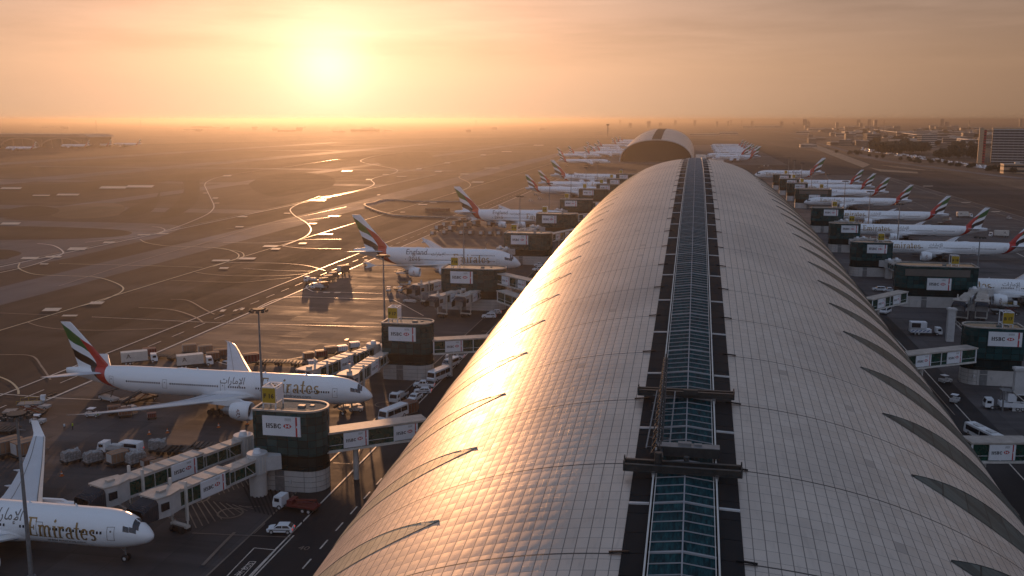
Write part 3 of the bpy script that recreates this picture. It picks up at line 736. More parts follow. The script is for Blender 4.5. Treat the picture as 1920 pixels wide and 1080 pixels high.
# ---------------------------------------------------------------- gate towers
def stadium(x0, x1, y0, y1, side, inset=0.0):
    """plan with two square corners on one side and a rounded end on the other"""
    x0 += inset; x1 -= inset; y0 += inset; y1 -= inset; r = (y1-y0)/2*.999; P = []
    if side > 0:
        P = [(x0, y1), (x0, y0)]+[(x1-r+r*math.cos(R(a)), (y0+y1)/2+r*math.sin(R(a))) for a in range(-90, 91, 12)]
    else:
        P = [(x1, y0), (x1, y1)]+[(x0+r+r*math.cos(R(a)), (y0+y1)/2+r*math.sin(R(a))) for a in range(90, 271, 12)]
    return P
def billboard(parent, x0, x1, z0, z1, y, name='billboard'):
    """white board facing -y with the bank's name and emblem"""
    w, h = x1-x0, z1-z0
    mb = MB(); mb.box(((x0+x1)/2, y-.1, (z0+z1)/2), (w, .2, h)); b = mb.build(name, M['board'], parent)
    f = y-.205
    p, tw = serif('HSBC', h*.28); me = polys_mesh(p)
    text_obj(me, 'bank_lettering', lambda X, Y, l: (X, f-l, Y), M['ink'], b, 0, w*.40, (x0+w*.09, z0+h*.38))
    cx, cz, a, c = x0+w*.66, z0+h*.515, w*.058, h*.11
    mb = MB(); F = f-.004
    mb.add([(cx-a*2, F, cz), (cx-a, F, cz-c), (cx-a, F, cz+c)], [(0, 1, 2)]); mb.add([(cx+a*2, F, cz), (cx+a, F, cz+c), (cx+a, F, cz-c)], [(0, 1, 2)])
    mb.add([(cx-a, F, cz+c), (cx, F, cz), (cx+a, F, cz+c)], [(0, 1, 2)]); mb.add([(cx-a, F, cz-c), (cx+a, F, cz-c), (cx, F, cz)], [(0, 1, 2)])
    mb.build('bank_emblem', M['red'], b)
    mb = MB(); xb = x0+w*.875; bw = w*.045; zc = (z0+z1)/2; n = bw*.9
    mb.add([(xb, F, z0+.01), (xb+bw, F, z0+.01), (xb+bw, F, zc-n), (xb+bw*.2, F, zc), (xb, F, zc)], [(0, 1, 2, 3, 4)])
    mb.add([(xb, F, zc+.002), (xb+bw*.2, F, zc+.002), (xb+bw, F, zc+n), (xb+bw, F, z1-.01), (xb, F, z1-.01)], [(0, 1, 2, 3, 4)])
    mb.build('red_band', M['red'], b)
    mb = MB()
    for i in range(9):
        for j in range(3): mb.box((x0+w*(.60+.02*i), F, z0+h*(.80+.055*j)), (w*.008*(1+(i*j) % 2), .002, h*.035))
    mb.build('small_print', M['greyink'], b)
    return b
def tower(x0, x1, y, h, side, sign, label, big=False, detail=True):
    cx = (x0+x1)/2; w = x1-x0; dp = 6.8 if not big else 9.5
    e = empty('gate_tower', (cx, y, 0)); tag(e, label, 'gate tower', 'glazed gate towers between the terminal and the aircraft')
    X0, X1 = -w/2, w/2
    mb = MB(); mb.extr(stadium(X0, X1, 0, dp, side), 6.6, h-.25); mb.build('upper_glazing', M['tower'], e)
    mb = MB(); mb.extr(stadium(X0, X1, 0, dp, side, .25), 4.7, 6.6); mb.extr(stadium(X0, X1, 0, dp, side, .05), 3.9, 4.7); mb.build('louvre_band', M['towerband'], e)
    mb = MB(); mb.extr(stadium(X0, X1, 0, dp, side, .15), 0, 3.9); base = mb.build('tiled_base', M['plaza'], e)
    mb = MB()
    for z in (.95, 1.9, 2.85):
        q = stadium(X0, X1, 0, dp, side, .13); [mb.bar((*a, z), (*b, z), .03, .05) for a, b in zip(q, q[1:])]
    for a in stadium(X0, X1, 0, dp, side, .13)[2::3]: mb.bar((*a, .02), (*a, 3.88), .04)
    mb.build('tile_joint', M['greyink'], base)
    mb = MB(); q = stadium(X0-.12, X1+.12, -.12, dp+.12, side); q2 = stadium(X0+.25, X1-.25, .25, dp-.25, side); q.append(q[0]); q2.append(q2[0])
    for a, b, c, d in zip(q, q[1:], q2, q2[1:]):
        mb.quad((*a, h), (*b, h), (*d, h), (*c, h)); mb.quad((*a, h-.3), (*b, h-.3), (*b, h), (*a, h)); mb.quad((*c, h-.5), (*d, h-.5), (*d, h), (*c, h)); mb.quad((*a, h-.3), (*c, h-.3), (*d, h-.3), (*b, h-.3))
    mb.build('parapet', M['cream'], e)
    mb = MB(); mb.extr(stadium(X0, X1, 0, dp, side, .26), h-.5, h-.42); r_ = mb.build('roof_deck', M['lgrey'], e)
    mb = MB(); mb.box((X0+w*.62, dp*.5, h-.2), (1.2, .9, .5)); mb.box((X0+w*.75, dp*.62, h-.25), (.7, .7, .35)); mb.build('roof_unit', M['steel'], r_)
    dx = X0+w*.36; mb = MB(); mb.box((dx, .1, 1.35), (1.7, .14, 2.7)); mb.box((dx, .12, 3.35), (1.7, .1, .9)); mb.build('door', M['steel'], e)
    mb = MB(); mb.box((dx-2.2, .05, 2.2), (.5, .3, .7)); mb.box((dx+2.0, .05, 1.9), (.4, .25, .6)); mb.bar((dx-3.0, .08, 1.1), (dx-3.0, .08, 2.6), .08); mb.build('service_box', M['lgrey'], e)
    bw = min(w*.56, 7.8); bx = X0+w*.15 if side > 0 else X0+w*.38; bh = 3.5 if not big else 4.1; top = h-1.05 if not (big and side < 0) else h-4.2
    bb = billboard(e, bx, bx+bw, top-bh, top, -.02)
    if big:
        mb = MB(); mb.box((0, -.05, h-2.4), (w*.8, .1, 2.4)); mb.build('louvre_panel', M['greyink'], e) if side < 0 else None
    # yellow gate number box on its white frame
    sx = X0+w*(.20 if side > 0 else .72); s = empty('gate_sign', (sx, 1.6, h-.42), 0, e)
    mb = MB()
    for x in (-1.15, 1.15):
        for yy in (0, 3.0): mb.bar((x, yy, 0), (x, yy, 3.95), .2)
    for zz in (1.0, 3.9):
        mb.bar((-1.15, 0, zz), (-1.15, 3, zz), .16); mb.bar((1.15, 0, zz), (1.15, 3, zz), .16); mb.bar((-1.15, 3, zz), (1.15, 3, zz), .16); mb.bar((-1.15, 0, zz), (1.15, 0, zz), .16)
    mb.bar((-1.15, 0, 3.9), (1.15, 3, 3.9), .1); mb.bar((-1.15, 3, 3.9), (1.15, 0, 3.9), .1); mb.build('sign_frame', M['board'], s)
    mb = MB(); mb.box((0, -.14, 2.45), (2.35, .12, 2.6)); mb.box((1.32, 1.5, 2.45), (.08, 2.6, 2.4), 1); mb.build('sign_face', [M['yellow'], M['board']], s)
    if detail: text_obj(font_mesh(sign, 1.0, .06), 'gate_number', lambda X, Y, l: (X, -.212, Y), M['ink'], s, 0, 1.9, (-.95, 1.95))
    return e
ord_ = ['nearest', 'second', 'third', 'fourth', 'fifth', 'sixth', 'seventh', 'eighth', 'ninth', 'tenth']
# (top left pixel, top right pixel, height, big, sign)
LTW = [((473, 766), (612, 764), 14.8, 0, 'F 16'), ((715, 604), (813, 602), 14.6, 0, 'F 17'), ((827, 502), (950, 501), 14.4, 1, 'F 18'), ((945, 436), (1037, 435), 14.3, 1, 'F 19'), ((1005, 400), (1085, 399), 14.3, 1, 'F 20'),
       ((1050, 373), (1112, 373), 14.2, 0, 'F 21'), ((1085, 354), (1140, 354), 14.2, 0, 'F 22'), ((1118, 345), (1165, 345), 14, 0, 'F 23'), ((1138, 335), (1180, 335), 14, 0, 'F 24'), ((1155, 326), (1200, 326), 14, 0, 'F 25')]
TL = []
for i, (a, b, h, big, sg) in enumerate(LTW):
    p, q = G(*a, h), G(*b, h)
    lab = ['gate tower with yellow F 16 sign beside the nose of the long twin jet', 'gate tower with yellow F 17 sign behind the first one on the apron side', 'wide gate tower with three jet bridges below the four engined slogan jet',
           'wide gate tower standing just behind the nose of the nearer slogan jet', 'wide gate tower in front of the nose of the farther slogan jet'][i] if i < 5 else 'gate tower with billboard, %s along the sunlit side of the terminal' % ord_[i]
    TL.append((tower(p.x, q.x, p.y, h, 1, sg, lab, bool(big), i < 6), p, q, h))
RTW = [((1812, 612), (1960, 618), 14.6, 0, 'B 17'), ((1683, 497), (1832, 499), 14.6, 1, 'B 18'), ((1597, 453), (1674, 454), 14.5, 0, 'B 19'), ((1556, 418), (1614, 419), 14.4, 0, 'B 20'), ((1522, 389), (1583, 390), 14.4, 0, 'B 21'),
       ((1492, 354), (1560, 355), 14.2, 1, 'B 22'), ((1476, 343), (1516, 344), 14.2, 0, 'B 23'), ((1462, 335), (1500, 336), 14, 0, 'B 24'), ((1450, 327), (1484, 328), 14, 0, 'B 25')]
TR = []
for i, (a, b, h, big, sg) in enumerate(RTW):
    p, q = G(*a, h), G(*b, h)
    if i == 0: q = Vector((p.x+13.5, p.y, h))
    lab = ['rounded gate tower with B 17 sign, nearest on the shaded side', 'wide two storey gate tower with dark louvre panel on the shaded side', ][i] if i < 2 else 'gate tower with billboard, %s along the shaded side of the terminal' % ord_[i]
    TR.append((tower(p.x, q.x, p.y, h, -1, sg, lab, bool(big), i < 6), p, q, h))
p = Vector((60, 160, 14)); TR.append((tower(60.5, 74, 165, 14.4, -1, 'B 16', 'gate tower on the shaded side mostly beyond the picture edge', False, False), p, p, 14))

# walkways from the terminal to the towers
def walkway(a, b, label, h=3.4, boards=True):
    a = Vector(a); b = Vector(b); L = (b-a).length; e = empty('access_walkway', (a.x, a.y, a.z-h), math.atan2(b.y-a.y, b.x-a.x)); tag(e, label, 'walkway', 'enclosed walkways from the terminal to the gate towers')
    w = 3.2
    mb = MB(); mb.box((L/2, w/2, h+.12), (L+.3, w+.5, .34)); mb.build('walkway_roof', M['cream'], e)
    mb = MB(); mb.box((L/2, w/2, .12), (L, w+.3, .4)); mb.box((L/2, w*.5, -.2), (L, .6, .4)); mb.build('walkway_floor', M['offwhite'], e)
    mb = MB(); mb.box((L/2, w/2, h/2+.1), (L-.2, w-.3, h-.4)); mb.build('glazing', M['teal'], e)
    mb = MB()
    n = max(2, int(L/5))
    for i in range(n+1):
        x = .15+(L-.3)*i/n
        for y in (.05, w-.05): mb.box((x, y, h/2), (.3 if i in (0, n) else .14, .16, h-.1))
    for y in (.06, w-.06): mb.bar((0, y, 1.2), (L, y, 1.2), .06)
    mb.build('window_frame', M['board'], e)
    if boards:
        x = 3.0
        while x+4.6 < L+1.5: billboard(e, x, min(x+4.5, L-.1), .5, h-.15, 0); x += 9.3
    mb = MB()
    for x in (L*.3,): mb.cyl((x, w/2, -(a.z-h)), (x, w/2, 0), .5, n=14)
    mb.build('column', M['plaza'], e)
wk = [((612, 815), (800, 789), 9.7, 'walkway from the terminal to the gate tower with the F 16 sign'), ((812, 640), (925, 634), 9.7, 'walkway from the terminal to the gate tower with the F 17 sign'), ((932, 514), (1005, 531), 12.6, 'upper one of two sloping walkways at the wide third gate tower'),
      ((1036, 440), (1095, 428), 9.7, 'walkway behind the sunlit roof edge at the fourth gate tower'), ((1085, 403), (1125, 401), 9.7, 'walkway behind the sunlit roof edge at the fifth gate tower'), ((1108, 380), (1140, 380), 9.7, 'walkway behind the sunlit roof edge at the sixth gate tower')]
for a, b, z, l in wk: walkway(G(*a, z), G(*b, z), l)
walkway(G(932, 546, 8.9), G(990, 566, 8.9), 'lower one of two sloping walkways at the wide third gate tower', boards=False)
for a, b, z, l in [((1698, 668), (1832, 654), 9.7, 'walkway on the shaded side joining the rounded B 17 gate tower'), ((1636, 563), (1702, 548), 9.7, 'walkway on the shaded side joining the wide two storey gate tower'), ((1822, 832), (1935, 832), 9.7, 'walkway on the shaded side nearest to the viewer with one billboard')]:
    walkway(G(*a, z), G(*b, z), l)

# ---------------------------------------------------------------- passenger boarding bridges
def jet_bridge(A, B, label, zr_=7.4, simple=False):
    A = Vector((A[0], A[1], 0)); B = Vector((B[0], B[1], 0)); d = B-A; L = d.length
    e = empty('jet_bridge', A, math.atan2(d.y, d.x)); tag(e, label, 'jet bridge', 'passenger boarding bridges reaching to the stands')
    zf = zr_-2.9; mb = MB()
    def tunnel(x0, x1, w, h, name, glass=True):
        zc = zf+h/2
        mb = MB(); mb.box(((x0+x1)/2, 0, zf+h), (x1-x0, w+.25, .22)); n = max(1, int((x1-x0)/2.2)); [mb.box((x0+(x1-x0)*i/n, 0, zf+h+.13), (.12, w+.2, .06)) for i in range(n+1)]
        t = mb.build(name, M['cream'], e)
        mb = MB(); mb.box(((x0+x1)/2, 0, zc), (x1-x0-.05, w-.1, h-.3)); mb.build('glazing', M['teal'], t)
        mb = MB()
        for y in (-w/2, w/2):
            for z in (zf+.12, zf+h-.22): mb.box(((x0+x1)/2, y, z), (x1-x0, .14, .26))
            for i in range(n+1): mb.box((x0+(x1-x0)*i/n, y, zc), (.09, .12, h-.3))
            if x1-x0 > 7:
                xm = x0+(x1-x0)*.25; mb.bar((xm-2, y*1.01, zf+.2), (xm, y*1.01, zf+h-.2), .09); mb.bar((xm, y*1.01, zf+h-.2), (xm, y*1.01, zf+.2), .09)
        mb.box(((x0+x1)/2, 0, zf-.08), (x1-x0, w, .2)); mb.build('frame', M['lgrey'], t)
    tunnel(1.6, L*.52, 2.3, 2.45, 'inner_tunnel'); tunnel(L*.36, L-3.2, 2.8, 2.9, 'outer_tunnel')
    sd = 1 if math.cos(math.atan2(d.y, d.x)) < 0 else -1      # flank that looks towards -y
    bx0 = L*.42; bw = min(5.2, L*.24)
    holder = empty('board_holder', (0, 0, 0), 0, e)
    if sd > 0: holder.rotation_euler = (0, 0, PI); bb = billboard(holder, -(bx0+bw), -bx0, zf+.1, zf+2.8, -1.55)
    else: bb = billboard(holder, bx0, bx0+bw, zf+.1, zf+2.8, -1.55)
    for ch in list(holder.children):
        mt = holder.matrix_local.copy() if False else Matrix.Rotation(PI if sd > 0 else 0, 4, 'Z')
        ch.data.transform(mt); ch.parent = e
        for c2 in ch.children: c2.data.transform(mt)
    bpy.data.objects.remove(holder)
    mb = MB(); mb.cyl((0, 0, zf-.3), (0, 0, zr_+.25), 1.75, n=20); rt = mb.build('rotunda', M['lgrey'], e, True)
    mb = MB(); [mb.box((1.8*math.cos(t), 1.8*math.sin(t), zf+1.3), (.12, .12, 2.8), 0, t) for t in [2*PI*i/20 for i in range(20)]]; mb.build('shutter_rib', M['offwhite'], rt)
    mb = MB(); mb.cyl((0, 0, zr_+.25), (0, 0, zr_+.9), .75, .55, n=16); mb.build('rotunda_cap', M['board'], rt, True)
    mb = MB(); mb.cyl((0, 0, 0), (0, 0, zf-.3), 1.5, n=20); mb.build('column', M['plaza'], e, True)
    mb = MB(); mb.bar((0, 0, zf+1.3), (-3.0, 2.5*(1 if sd < 0 else -1)*-1, zf+1.3), 2.4, 2.5); mb.build('tower_link', M['lgrey'], e)
    # cab
    mb = MB(); P = [(L-3.4, -1.5), (L-.8, -2.1), (L+1.2, -2.0), (L+1.2, 1.7), (L-.8, 2.1), (L-3.4, 1.5)]
    mb.extr(P, zf-.15, zr_+.1); cab = mb.build('cab', M['lgrey'], e)
    mb = MB(); q = [(x*1.0+(.15 if x > L else -.1), y*1.08) for x, y in P]; mb.extr(q, zr_+.1, zr_+.35); mb.box((L-1, 0, zr_+.5), (1.2, .9, .35)); mb.build('cab_roof', M['cream'], cab)
    mb = MB(); mb.box((L, -2.06, zf+1.6), (1.6, .08, 1.2)); mb.box((L, 2.0, zf+1.6), (1.4, .25, 1.2)); mb.build('cab_window', M['glassd'], cab)
    mb = MB()
    for i in range(9):
        f = i/8; x = L+1.2+2.6*f; s = 1+.05*math.sin(i*PI); zt = zr_+.05-.75*f*f
        mb.add([(x, -1.9, zf), (x, -1.9, zt-.5), (x, -1.5, zt), (x, 1.5, zt), (x, 1.9, zt-.5), (x, 1.9, zf), (x+.2, -1.85, zf), (x+.2, -1.85, zt-.62), (x+.2, -1.45, zt-.14), (x+.2, 1.45, zt-.14), (x+.2, 1.85, zt-.62), (x+.2, 1.85, zf)], [(j, j+1, j+7, j+6) for j in range(5)])
        mb.add([(x+.2, -1.85, zf), (x+.2, -1.85, zt-.62), (x+.2, -1.45, zt-.14), (x+.2, 1.45, zt-.14), (x+.2, 1.85, zt-.62), (x+.2, 1.85, zf), (x+.33, -1.9, zf), (x+.33, -1.9, zt-.6), (x+.33, -1.5, zt-.1), (x+.33, 1.5, zt-.1), (x+.33, 1.9, zt-.6), (x+.33, 1.9, zf)], [(j, j+1, j+7, j+6) for j in range(5)])
    mb.build('canopy', M['trouser'], cab)
    # drive column
    xd = L*.80; mb = MB()
    for y in (-1.7, 1.7): mb.box((xd, y, (zf+zr_)/2-.6), (.38, .38, zr_-1.0)); mb.cyl((xd, y, .9), (xd, y, zf-.1), .14, n=8)
    mb.box((xd, 0, 1.1), (.8, 3.6, .4)); dc = mb.build('drive_column', M['offwhite'], e)
    for y in (-1.0, 1.0):
        mb = MB(); mb.cyl((xd-.6, y-.25, .55), (xd-.6, y+.25, .55), .55, n=16); mb.cyl((xd+.6, y-.25, .55), (xd+.6, y+.25, .55), .55, n=16); mb.box((xd, y*.4, .7), (1.6, .7, .7)); mb.build('wheel', M['dark'], dc)
    mb = MB()
    for i in range(12): mb.box((L-2.2-i*.33, -2.6, zf-.35-i*.34), (.34, .9, .05))
    mb.bar((L-2.2, -3.05, zf+.6), (L-6.0, -3.05, .9), .05); mb.bar((L-2.2, -2.15, zf+.6), (L-6.0, -2.15, .9), .05); mb.build('service_stair', M['steel'], e)
    return e
bl = [((482, 851), (292, 930), 'near jet bridge of the pair reaching the wide body jet in the bottom corner'), ((456, 817), (196, 910), 'far jet bridge of the pair reaching the wide body jet in the bottom corner'),
      ((728, 652), (652, 703), 'near jet bridge ending above the nose of the long twin jet'), ((700, 645), (575, 694), 'far jet bridge ending above the nose of the long twin jet'),
      ((848, 520), (784, 535), 'leftmost of three jet bridges over the empty stand'), ((871, 540), (818, 556), 'middle of three jet bridges over the empty stand'), ((900, 540), (866, 556), 'rightmost of three jet bridges over the empty stand')]
for a, b, l in bl: jet_bridge(G(*a, 7.4), G(*b, 7.4), l)
k = 0
for (tw, p, q, h), yp, s in [(TL[3], 392, 1), (TL[4], 0, 1), (TL[5], 570, 1), (TR[1], 0, -1), (TR[2], 366, -1), (TR[3], 474, -1), (TR[4], 545, -1)]:
    for j in range(2):
        xa = (p.x+1.5-j*3.2) if s > 0 else (q.x-1.5+j*3.2); ya = p.y-2.2+j*2.2
        xb = s*-1*(84+j*6.5); yb = (yp+6) if yp else p.y-26
        jet_bridge((xa, ya), (xb, yb), 'jet bridge, %s one at the %s gate tower of the %s side' % ('inner' if j == 0 else 'outer', ord_[[3, 4, 5, 1, 2, 3, 4][k]], 'sunlit' if s > 0 else 'shaded'))
    k += 1

# stair towers on the shaded side
def steel_stair(x, y, label):
    e = empty('service_staircase', (x, y, 0)); tag(e, label, 'staircase', 'steel staircases under the shaded towers')
    mb = MB()
    for i in range(14): mb.box((i*.38, 0, 4.6-i*.33), (.38, 1.2, .08))
    for i in range(0, 14): mb.box((5.0-i*.30, 1.5, 2.3-i*.15), (.38, 1.2, .06)) if i < 0 else None
    mb.box((-1.2, .4, 4.65), (2.2, 2.6, .12)); mb.build('flight', M['steel'], e)
    mb = MB()
    for yy in (-.62, .62): mb.bar((0, yy, 5.6), (5.1, yy, 1.3), .09); mb.bar((0, yy, 4.6), (5.1, yy, .2), .2)
    for i in range(7): mb.bar((i*.8, -.62, 4.6-i*.7), (i*.8, -.62, 5.6-i*.68), .05)
    mb.build('handrail', M['offwhite'], e)
    mb = MB(); mb.bar((-1.9, -.6, 0), (-1.9, -.6, 4.6), .3); mb.bar((-1.9, 1.4, 0), (-1.9, 1.4, 4.6), .3); mb.bar((3.4, -.6, 0), (0, -.6, 4.5), .14); mb.build('support', M['steel'], e)
for i, (a, b) in enumerate([((1790, 636), 0), ((1895, 770), 0), ((1655, 505), 0)]):
    p = G(*a); steel_stair(p.x, p.y, 'steel staircase with slanting white handrails below the %s shaded gate tower' % ['wide second', 'rounded nearest', 'third'][i])
# thick service columns beside the shaded towers
for i, (tx, ty) in enumerate([(1780, 640), (1905, 770)]):
    p = G(tx, ty); mb = MB(); mb.box((0, 0, 5), (2.0, 1.6, 10)); mb.box((0, 0, 9.6), (2.6, 2.0, .5)); o = mb.build('service_shaft', M['lgrey'], None, loc=p); tag(o, 'pale rectangular service shaft in front of the %s shaded gate tower' % ['wide', 'rounded'][i], 'shaft')
# ---------------------------------------------------------------- ground, pavements, painted markings
def struct(o): return tag(o, kind='structure')
def ground_mat(name, c0, c1, rough, scale, streak=0.0, slab=0.0, stain=0.3):
    m, t, b = newmat(name); g = t.node('ShaderNodeTexCoord').outputs['Object']
    n1 = t.noise(g, scale, 6, .62); col = t.ramp(n1, [(.3, c0), (.7, c1)])
    mp = t.node('ShaderNodeMapping'); mp.inputs['Scale'].default_value = (.10, .018, 1) if not slab else (.022, .11, 1); t.link(g, mp.inputs[0])
    n2 = t.noise(mp.outputs[0], 1.0, 5, .6)
    col = t.mix(t.math('MULTIPLY', t.sstep(n2, .45, .72), abs(streak)), col, c4(tuple(x*.35 for x in c0)))
    col = t.mix(t.math('MULTIPLY', t.sstep(t.noise(g, .35, 4, .7), .62, .75), stain), col, c4(tuple(x*.3 for x in c0)))
    col = t.mix(t.math('MULTIPLY', t.sstep(t.noise(g, .0031, 5, .55), .5, .66), .4), col, c4(tuple(min(1, x*1.5) for x in c1)))
    mq = t.node('ShaderNodeMapping'); mq.inputs['Scale'].default_value = (.012, .0016, 1); mq.inputs['Rotation'].default_value = (0, 0, .04); t.link(g, mq.inputs[0]); n3 = t.noise(mq.outputs[0], 1.0, 6, .65)
    mr = t.node('ShaderNodeMapping'); mr.inputs['Scale'].default_value = (.0016, .014, 1); t.link(g, mr.inputs[0]); n4 = t.noise(mr.outputs[0], 1.0, 6, .65)
    col = t.mix(t.math('MULTIPLY', t.sstep(n3, .50, .60), .45), col, c4(tuple(x*.45 for x in c0))); col = t.mix(t.math('MULTIPLY', t.sstep(n4, .53, .62), .45), col, c4(tuple(min(1, x*1.7) for x in c1)))
    wet = t.sstep(t.noise(mp.outputs[0], 2.6, 4, .6), .50, .66); rg = t.math('SUBTRACT', t.math('ADD', rough-.06, t.math('MULTIPLY', n2, .25)), t.math('MULTIPLY', wet, .12 if slab else .06))
    if slab:
        sep = t.node('ShaderNodeSeparateXYZ'); t.link(g, sep.inputs[0])
        fx = t.math('FRACT', t.math('DIVIDE', sep.outputs[0], slab)); fy = t.math('FRACT', t.math('DIVIDE', sep.outputs[1], slab))
        j = t.math('MAXIMUM', t.math('LESS_THAN', fx, .02), t.math('LESS_THAN', fy, .02))
        cb = t.node('ShaderNodeCombineXYZ'); t.link(t.math('FLOOR', t.math('DIVIDE', sep.outputs[0], slab)), cb.inputs[0]); t.link(t.math('FLOOR', t.math('DIVIDE', sep.outputs[1], slab)), cb.inputs[1])
        wn = t.node('ShaderNodeTexWhiteNoise'); t.link(cb.outputs[0], wn.inputs[0])
        col = t.mix(t.math('MULTIPLY', wn.outputs[0], .38), col, c4(tuple(x*.5 for x in c0)))
        col = t.mix(t.math('MULTIPLY', j, .6), col, (.03, .028, .026, 1)); rg = t.math('ADD', rg, t.math('MULTIPLY', wn.outputs[0], .08))
    t.link(col, b.inputs['Base Color']); t.link(rg, b.inputs['Roughness']); b.inputs['Specular IOR Level'].default_value = .3 if slab else .18
    bp = t.node('ShaderNodeBump'); bp.inputs['Strength'].default_value = .25; bp.inputs['Distance'].default_value = .1
    t.link(t.noise(g, .8, 5, .65), bp.inputs['Height']); t.link(bp.outputs[0], b.inputs['Normal'])
    return m
M['sand'] = ground_mat('desert_ground', (.075, .053, .038), (.13, .093, .068), .85, .004, .35)
M['taxi'] = ground_mat('taxiway_asphalt', (.034, .027, .025), (.058, .045, .040), .82, .02, .6)
M['apron'] = ground_mat('apron_concrete', (.055, .048, .048), (.10, .088, .086), .64, .03, .6, 7.5, .75)
M['road'] = ground_mat('service_road_asphalt', (.016, .015, .016), (.026, .024, .025), .6, .05, .3)
M['island'] = ground_mat('sand_infield', (.026, .021, .018), (.042, .033, .027), .88, .02, .3)
M['band'] = ground_mat('pale_taxiway', (.085, .080, .084), (.12, .113, .118), .7, .02, .3)
M['verge'] = mat('pale_sand_verge', (.27, .19, .125), .8, var=.2, scale=.03)
M['lwhite'] = mat('worn_white_marking', (.58, .52, .45), .36, var=.35, scale=.7)
M['lyel'] = mat('worn_yellow_marking', (.50, .40, .24), .36, var=.3, scale=.7)
M['lfaint'] = mat('faded_marking', (.17, .13, .10), .4, var=.4, scale=.3)
def sheet(name, poly, z, m):
    mb = MB(); mb.add([(x, y, z) for x, y in poly], [tuple(range(len(poly)))]); return struct(mb.build(name, m))
mb = MB(); B_ = 90000
mb.add([(-B_, -2000, 0), (B_, -2000, 0), (B_, B_, 0), (-B_, B_, 0)], [(0, 1, 2, 3)]); struct(mb.build('ground', M['sand']))
sheet('taxiway_field', [(-1700, -60), (300, -60), (300, 1480), (150, 2900), (-60, 3500), (-900, 3300), (-1700, 1800)], .03, M['taxi'])
sheet('apron', [(-145.5, -58), (-47, -58), (-47, 1150), (-145.5, 1150)], .06, M['apron'])
sheet('shaded_apron', [(47, -58), (215, -58), (215, 1180), (47, 1180)], .06, M['apron'])
sheet('distant_apron', [(-215, 1420), (130, 1420), (130, 2500), (-215, 2500)], .06, M['apron'])
sheet('service_road', [(-66.5, -57), (-46, -57), (-46, 980), (-66.5, 980)], .10, M['road'])
sheet('shaded_service_road', [(46, -57), (64, -57), (64, 980), (46, 980)], .10, M['road'])
def gp(pts, z=0): return [G(x, y, z) for x, y in pts]
def smooth_line(P, n=6):
    out = []
    for i in range(len(P)-1):
        a, b, c, d = P[max(i-1, 0)], P[i], P[i+1], P[min(i+2, len(P)-1)]
        for k in range(n):
            t = k/n; out.append(.5*((2*b)+(c-a)*t+(2*a-5*b+4*c-d)*t*t+(3*b-a-3*c+d)*t**3))
    return out+[P[-1]]
LINES = {}
ZL = [.13]
def ribbon(key, P, w, dash=None, z=None):
    mb = LINES.setdefault(key, MB()); w *= 1.25; z = z or ZL[0]; acc = 0
    for a, b in zip(P, P[1:]):
        a = Vector((a[0], a[1])); b = Vector((b[0], b[1])); d = b-a; L = d.length
        if L < 1e-3: continue
        n = Vector((-d.y, d.x))/L*w/2; segs = [(0, L)]
        if dash:
            segs = []; t = 0
            on, off = dash
            while t < L: segs.append((t, min(L, t+on))); t += on+off
        for s0, s1 in segs:
            p = a+d*(s0/L); q = a+d*(s1/L)
            mb.add([(p.x+n.x, p.y+n.y, z), (p.x-n.x, p.y-n.y, z), (q.x-n.x, q.y-n.y, z), (q.x+n.x, q.y+n.y, z)], [(0, 1, 2, 3)])
    ZL[0] += .0012
def straight(key, x, y0, y1, w, dash=None): ribbon(key, [(x, y0), (x, y1)], w, dash)
straight('lwhite', -145.5, -50, 1150, .55); straight('lwhite', -158.6, 100, 1150, .4); straight('lwhite', -151.8, 100, 1150, .25, (7, 6))
straight('lyel', -208.4, 180, 1500, .5); straight('lwhite', -299.1, 300, 1100, .8); straight('lfaint', -303.2, 300, 1100, .6)
straight('lwhite', -60.3, -50, 900, .22); straight('lwhite', -59.6, -50, 132, .18); straight('lwhite', -53.8, -50, 900, .2, (3.2, 3.4)); straight('lfaint', -66.3, -50, 900, .25)
straight('lwhite', 60, -50, 900, .2); straight('lfaint', 54, -50, 900, .2, (3.2, 3.4)); straight('lfaint', 215, -50, 1150, .6); straight('lfaint', 206, 100, 1150, .5)
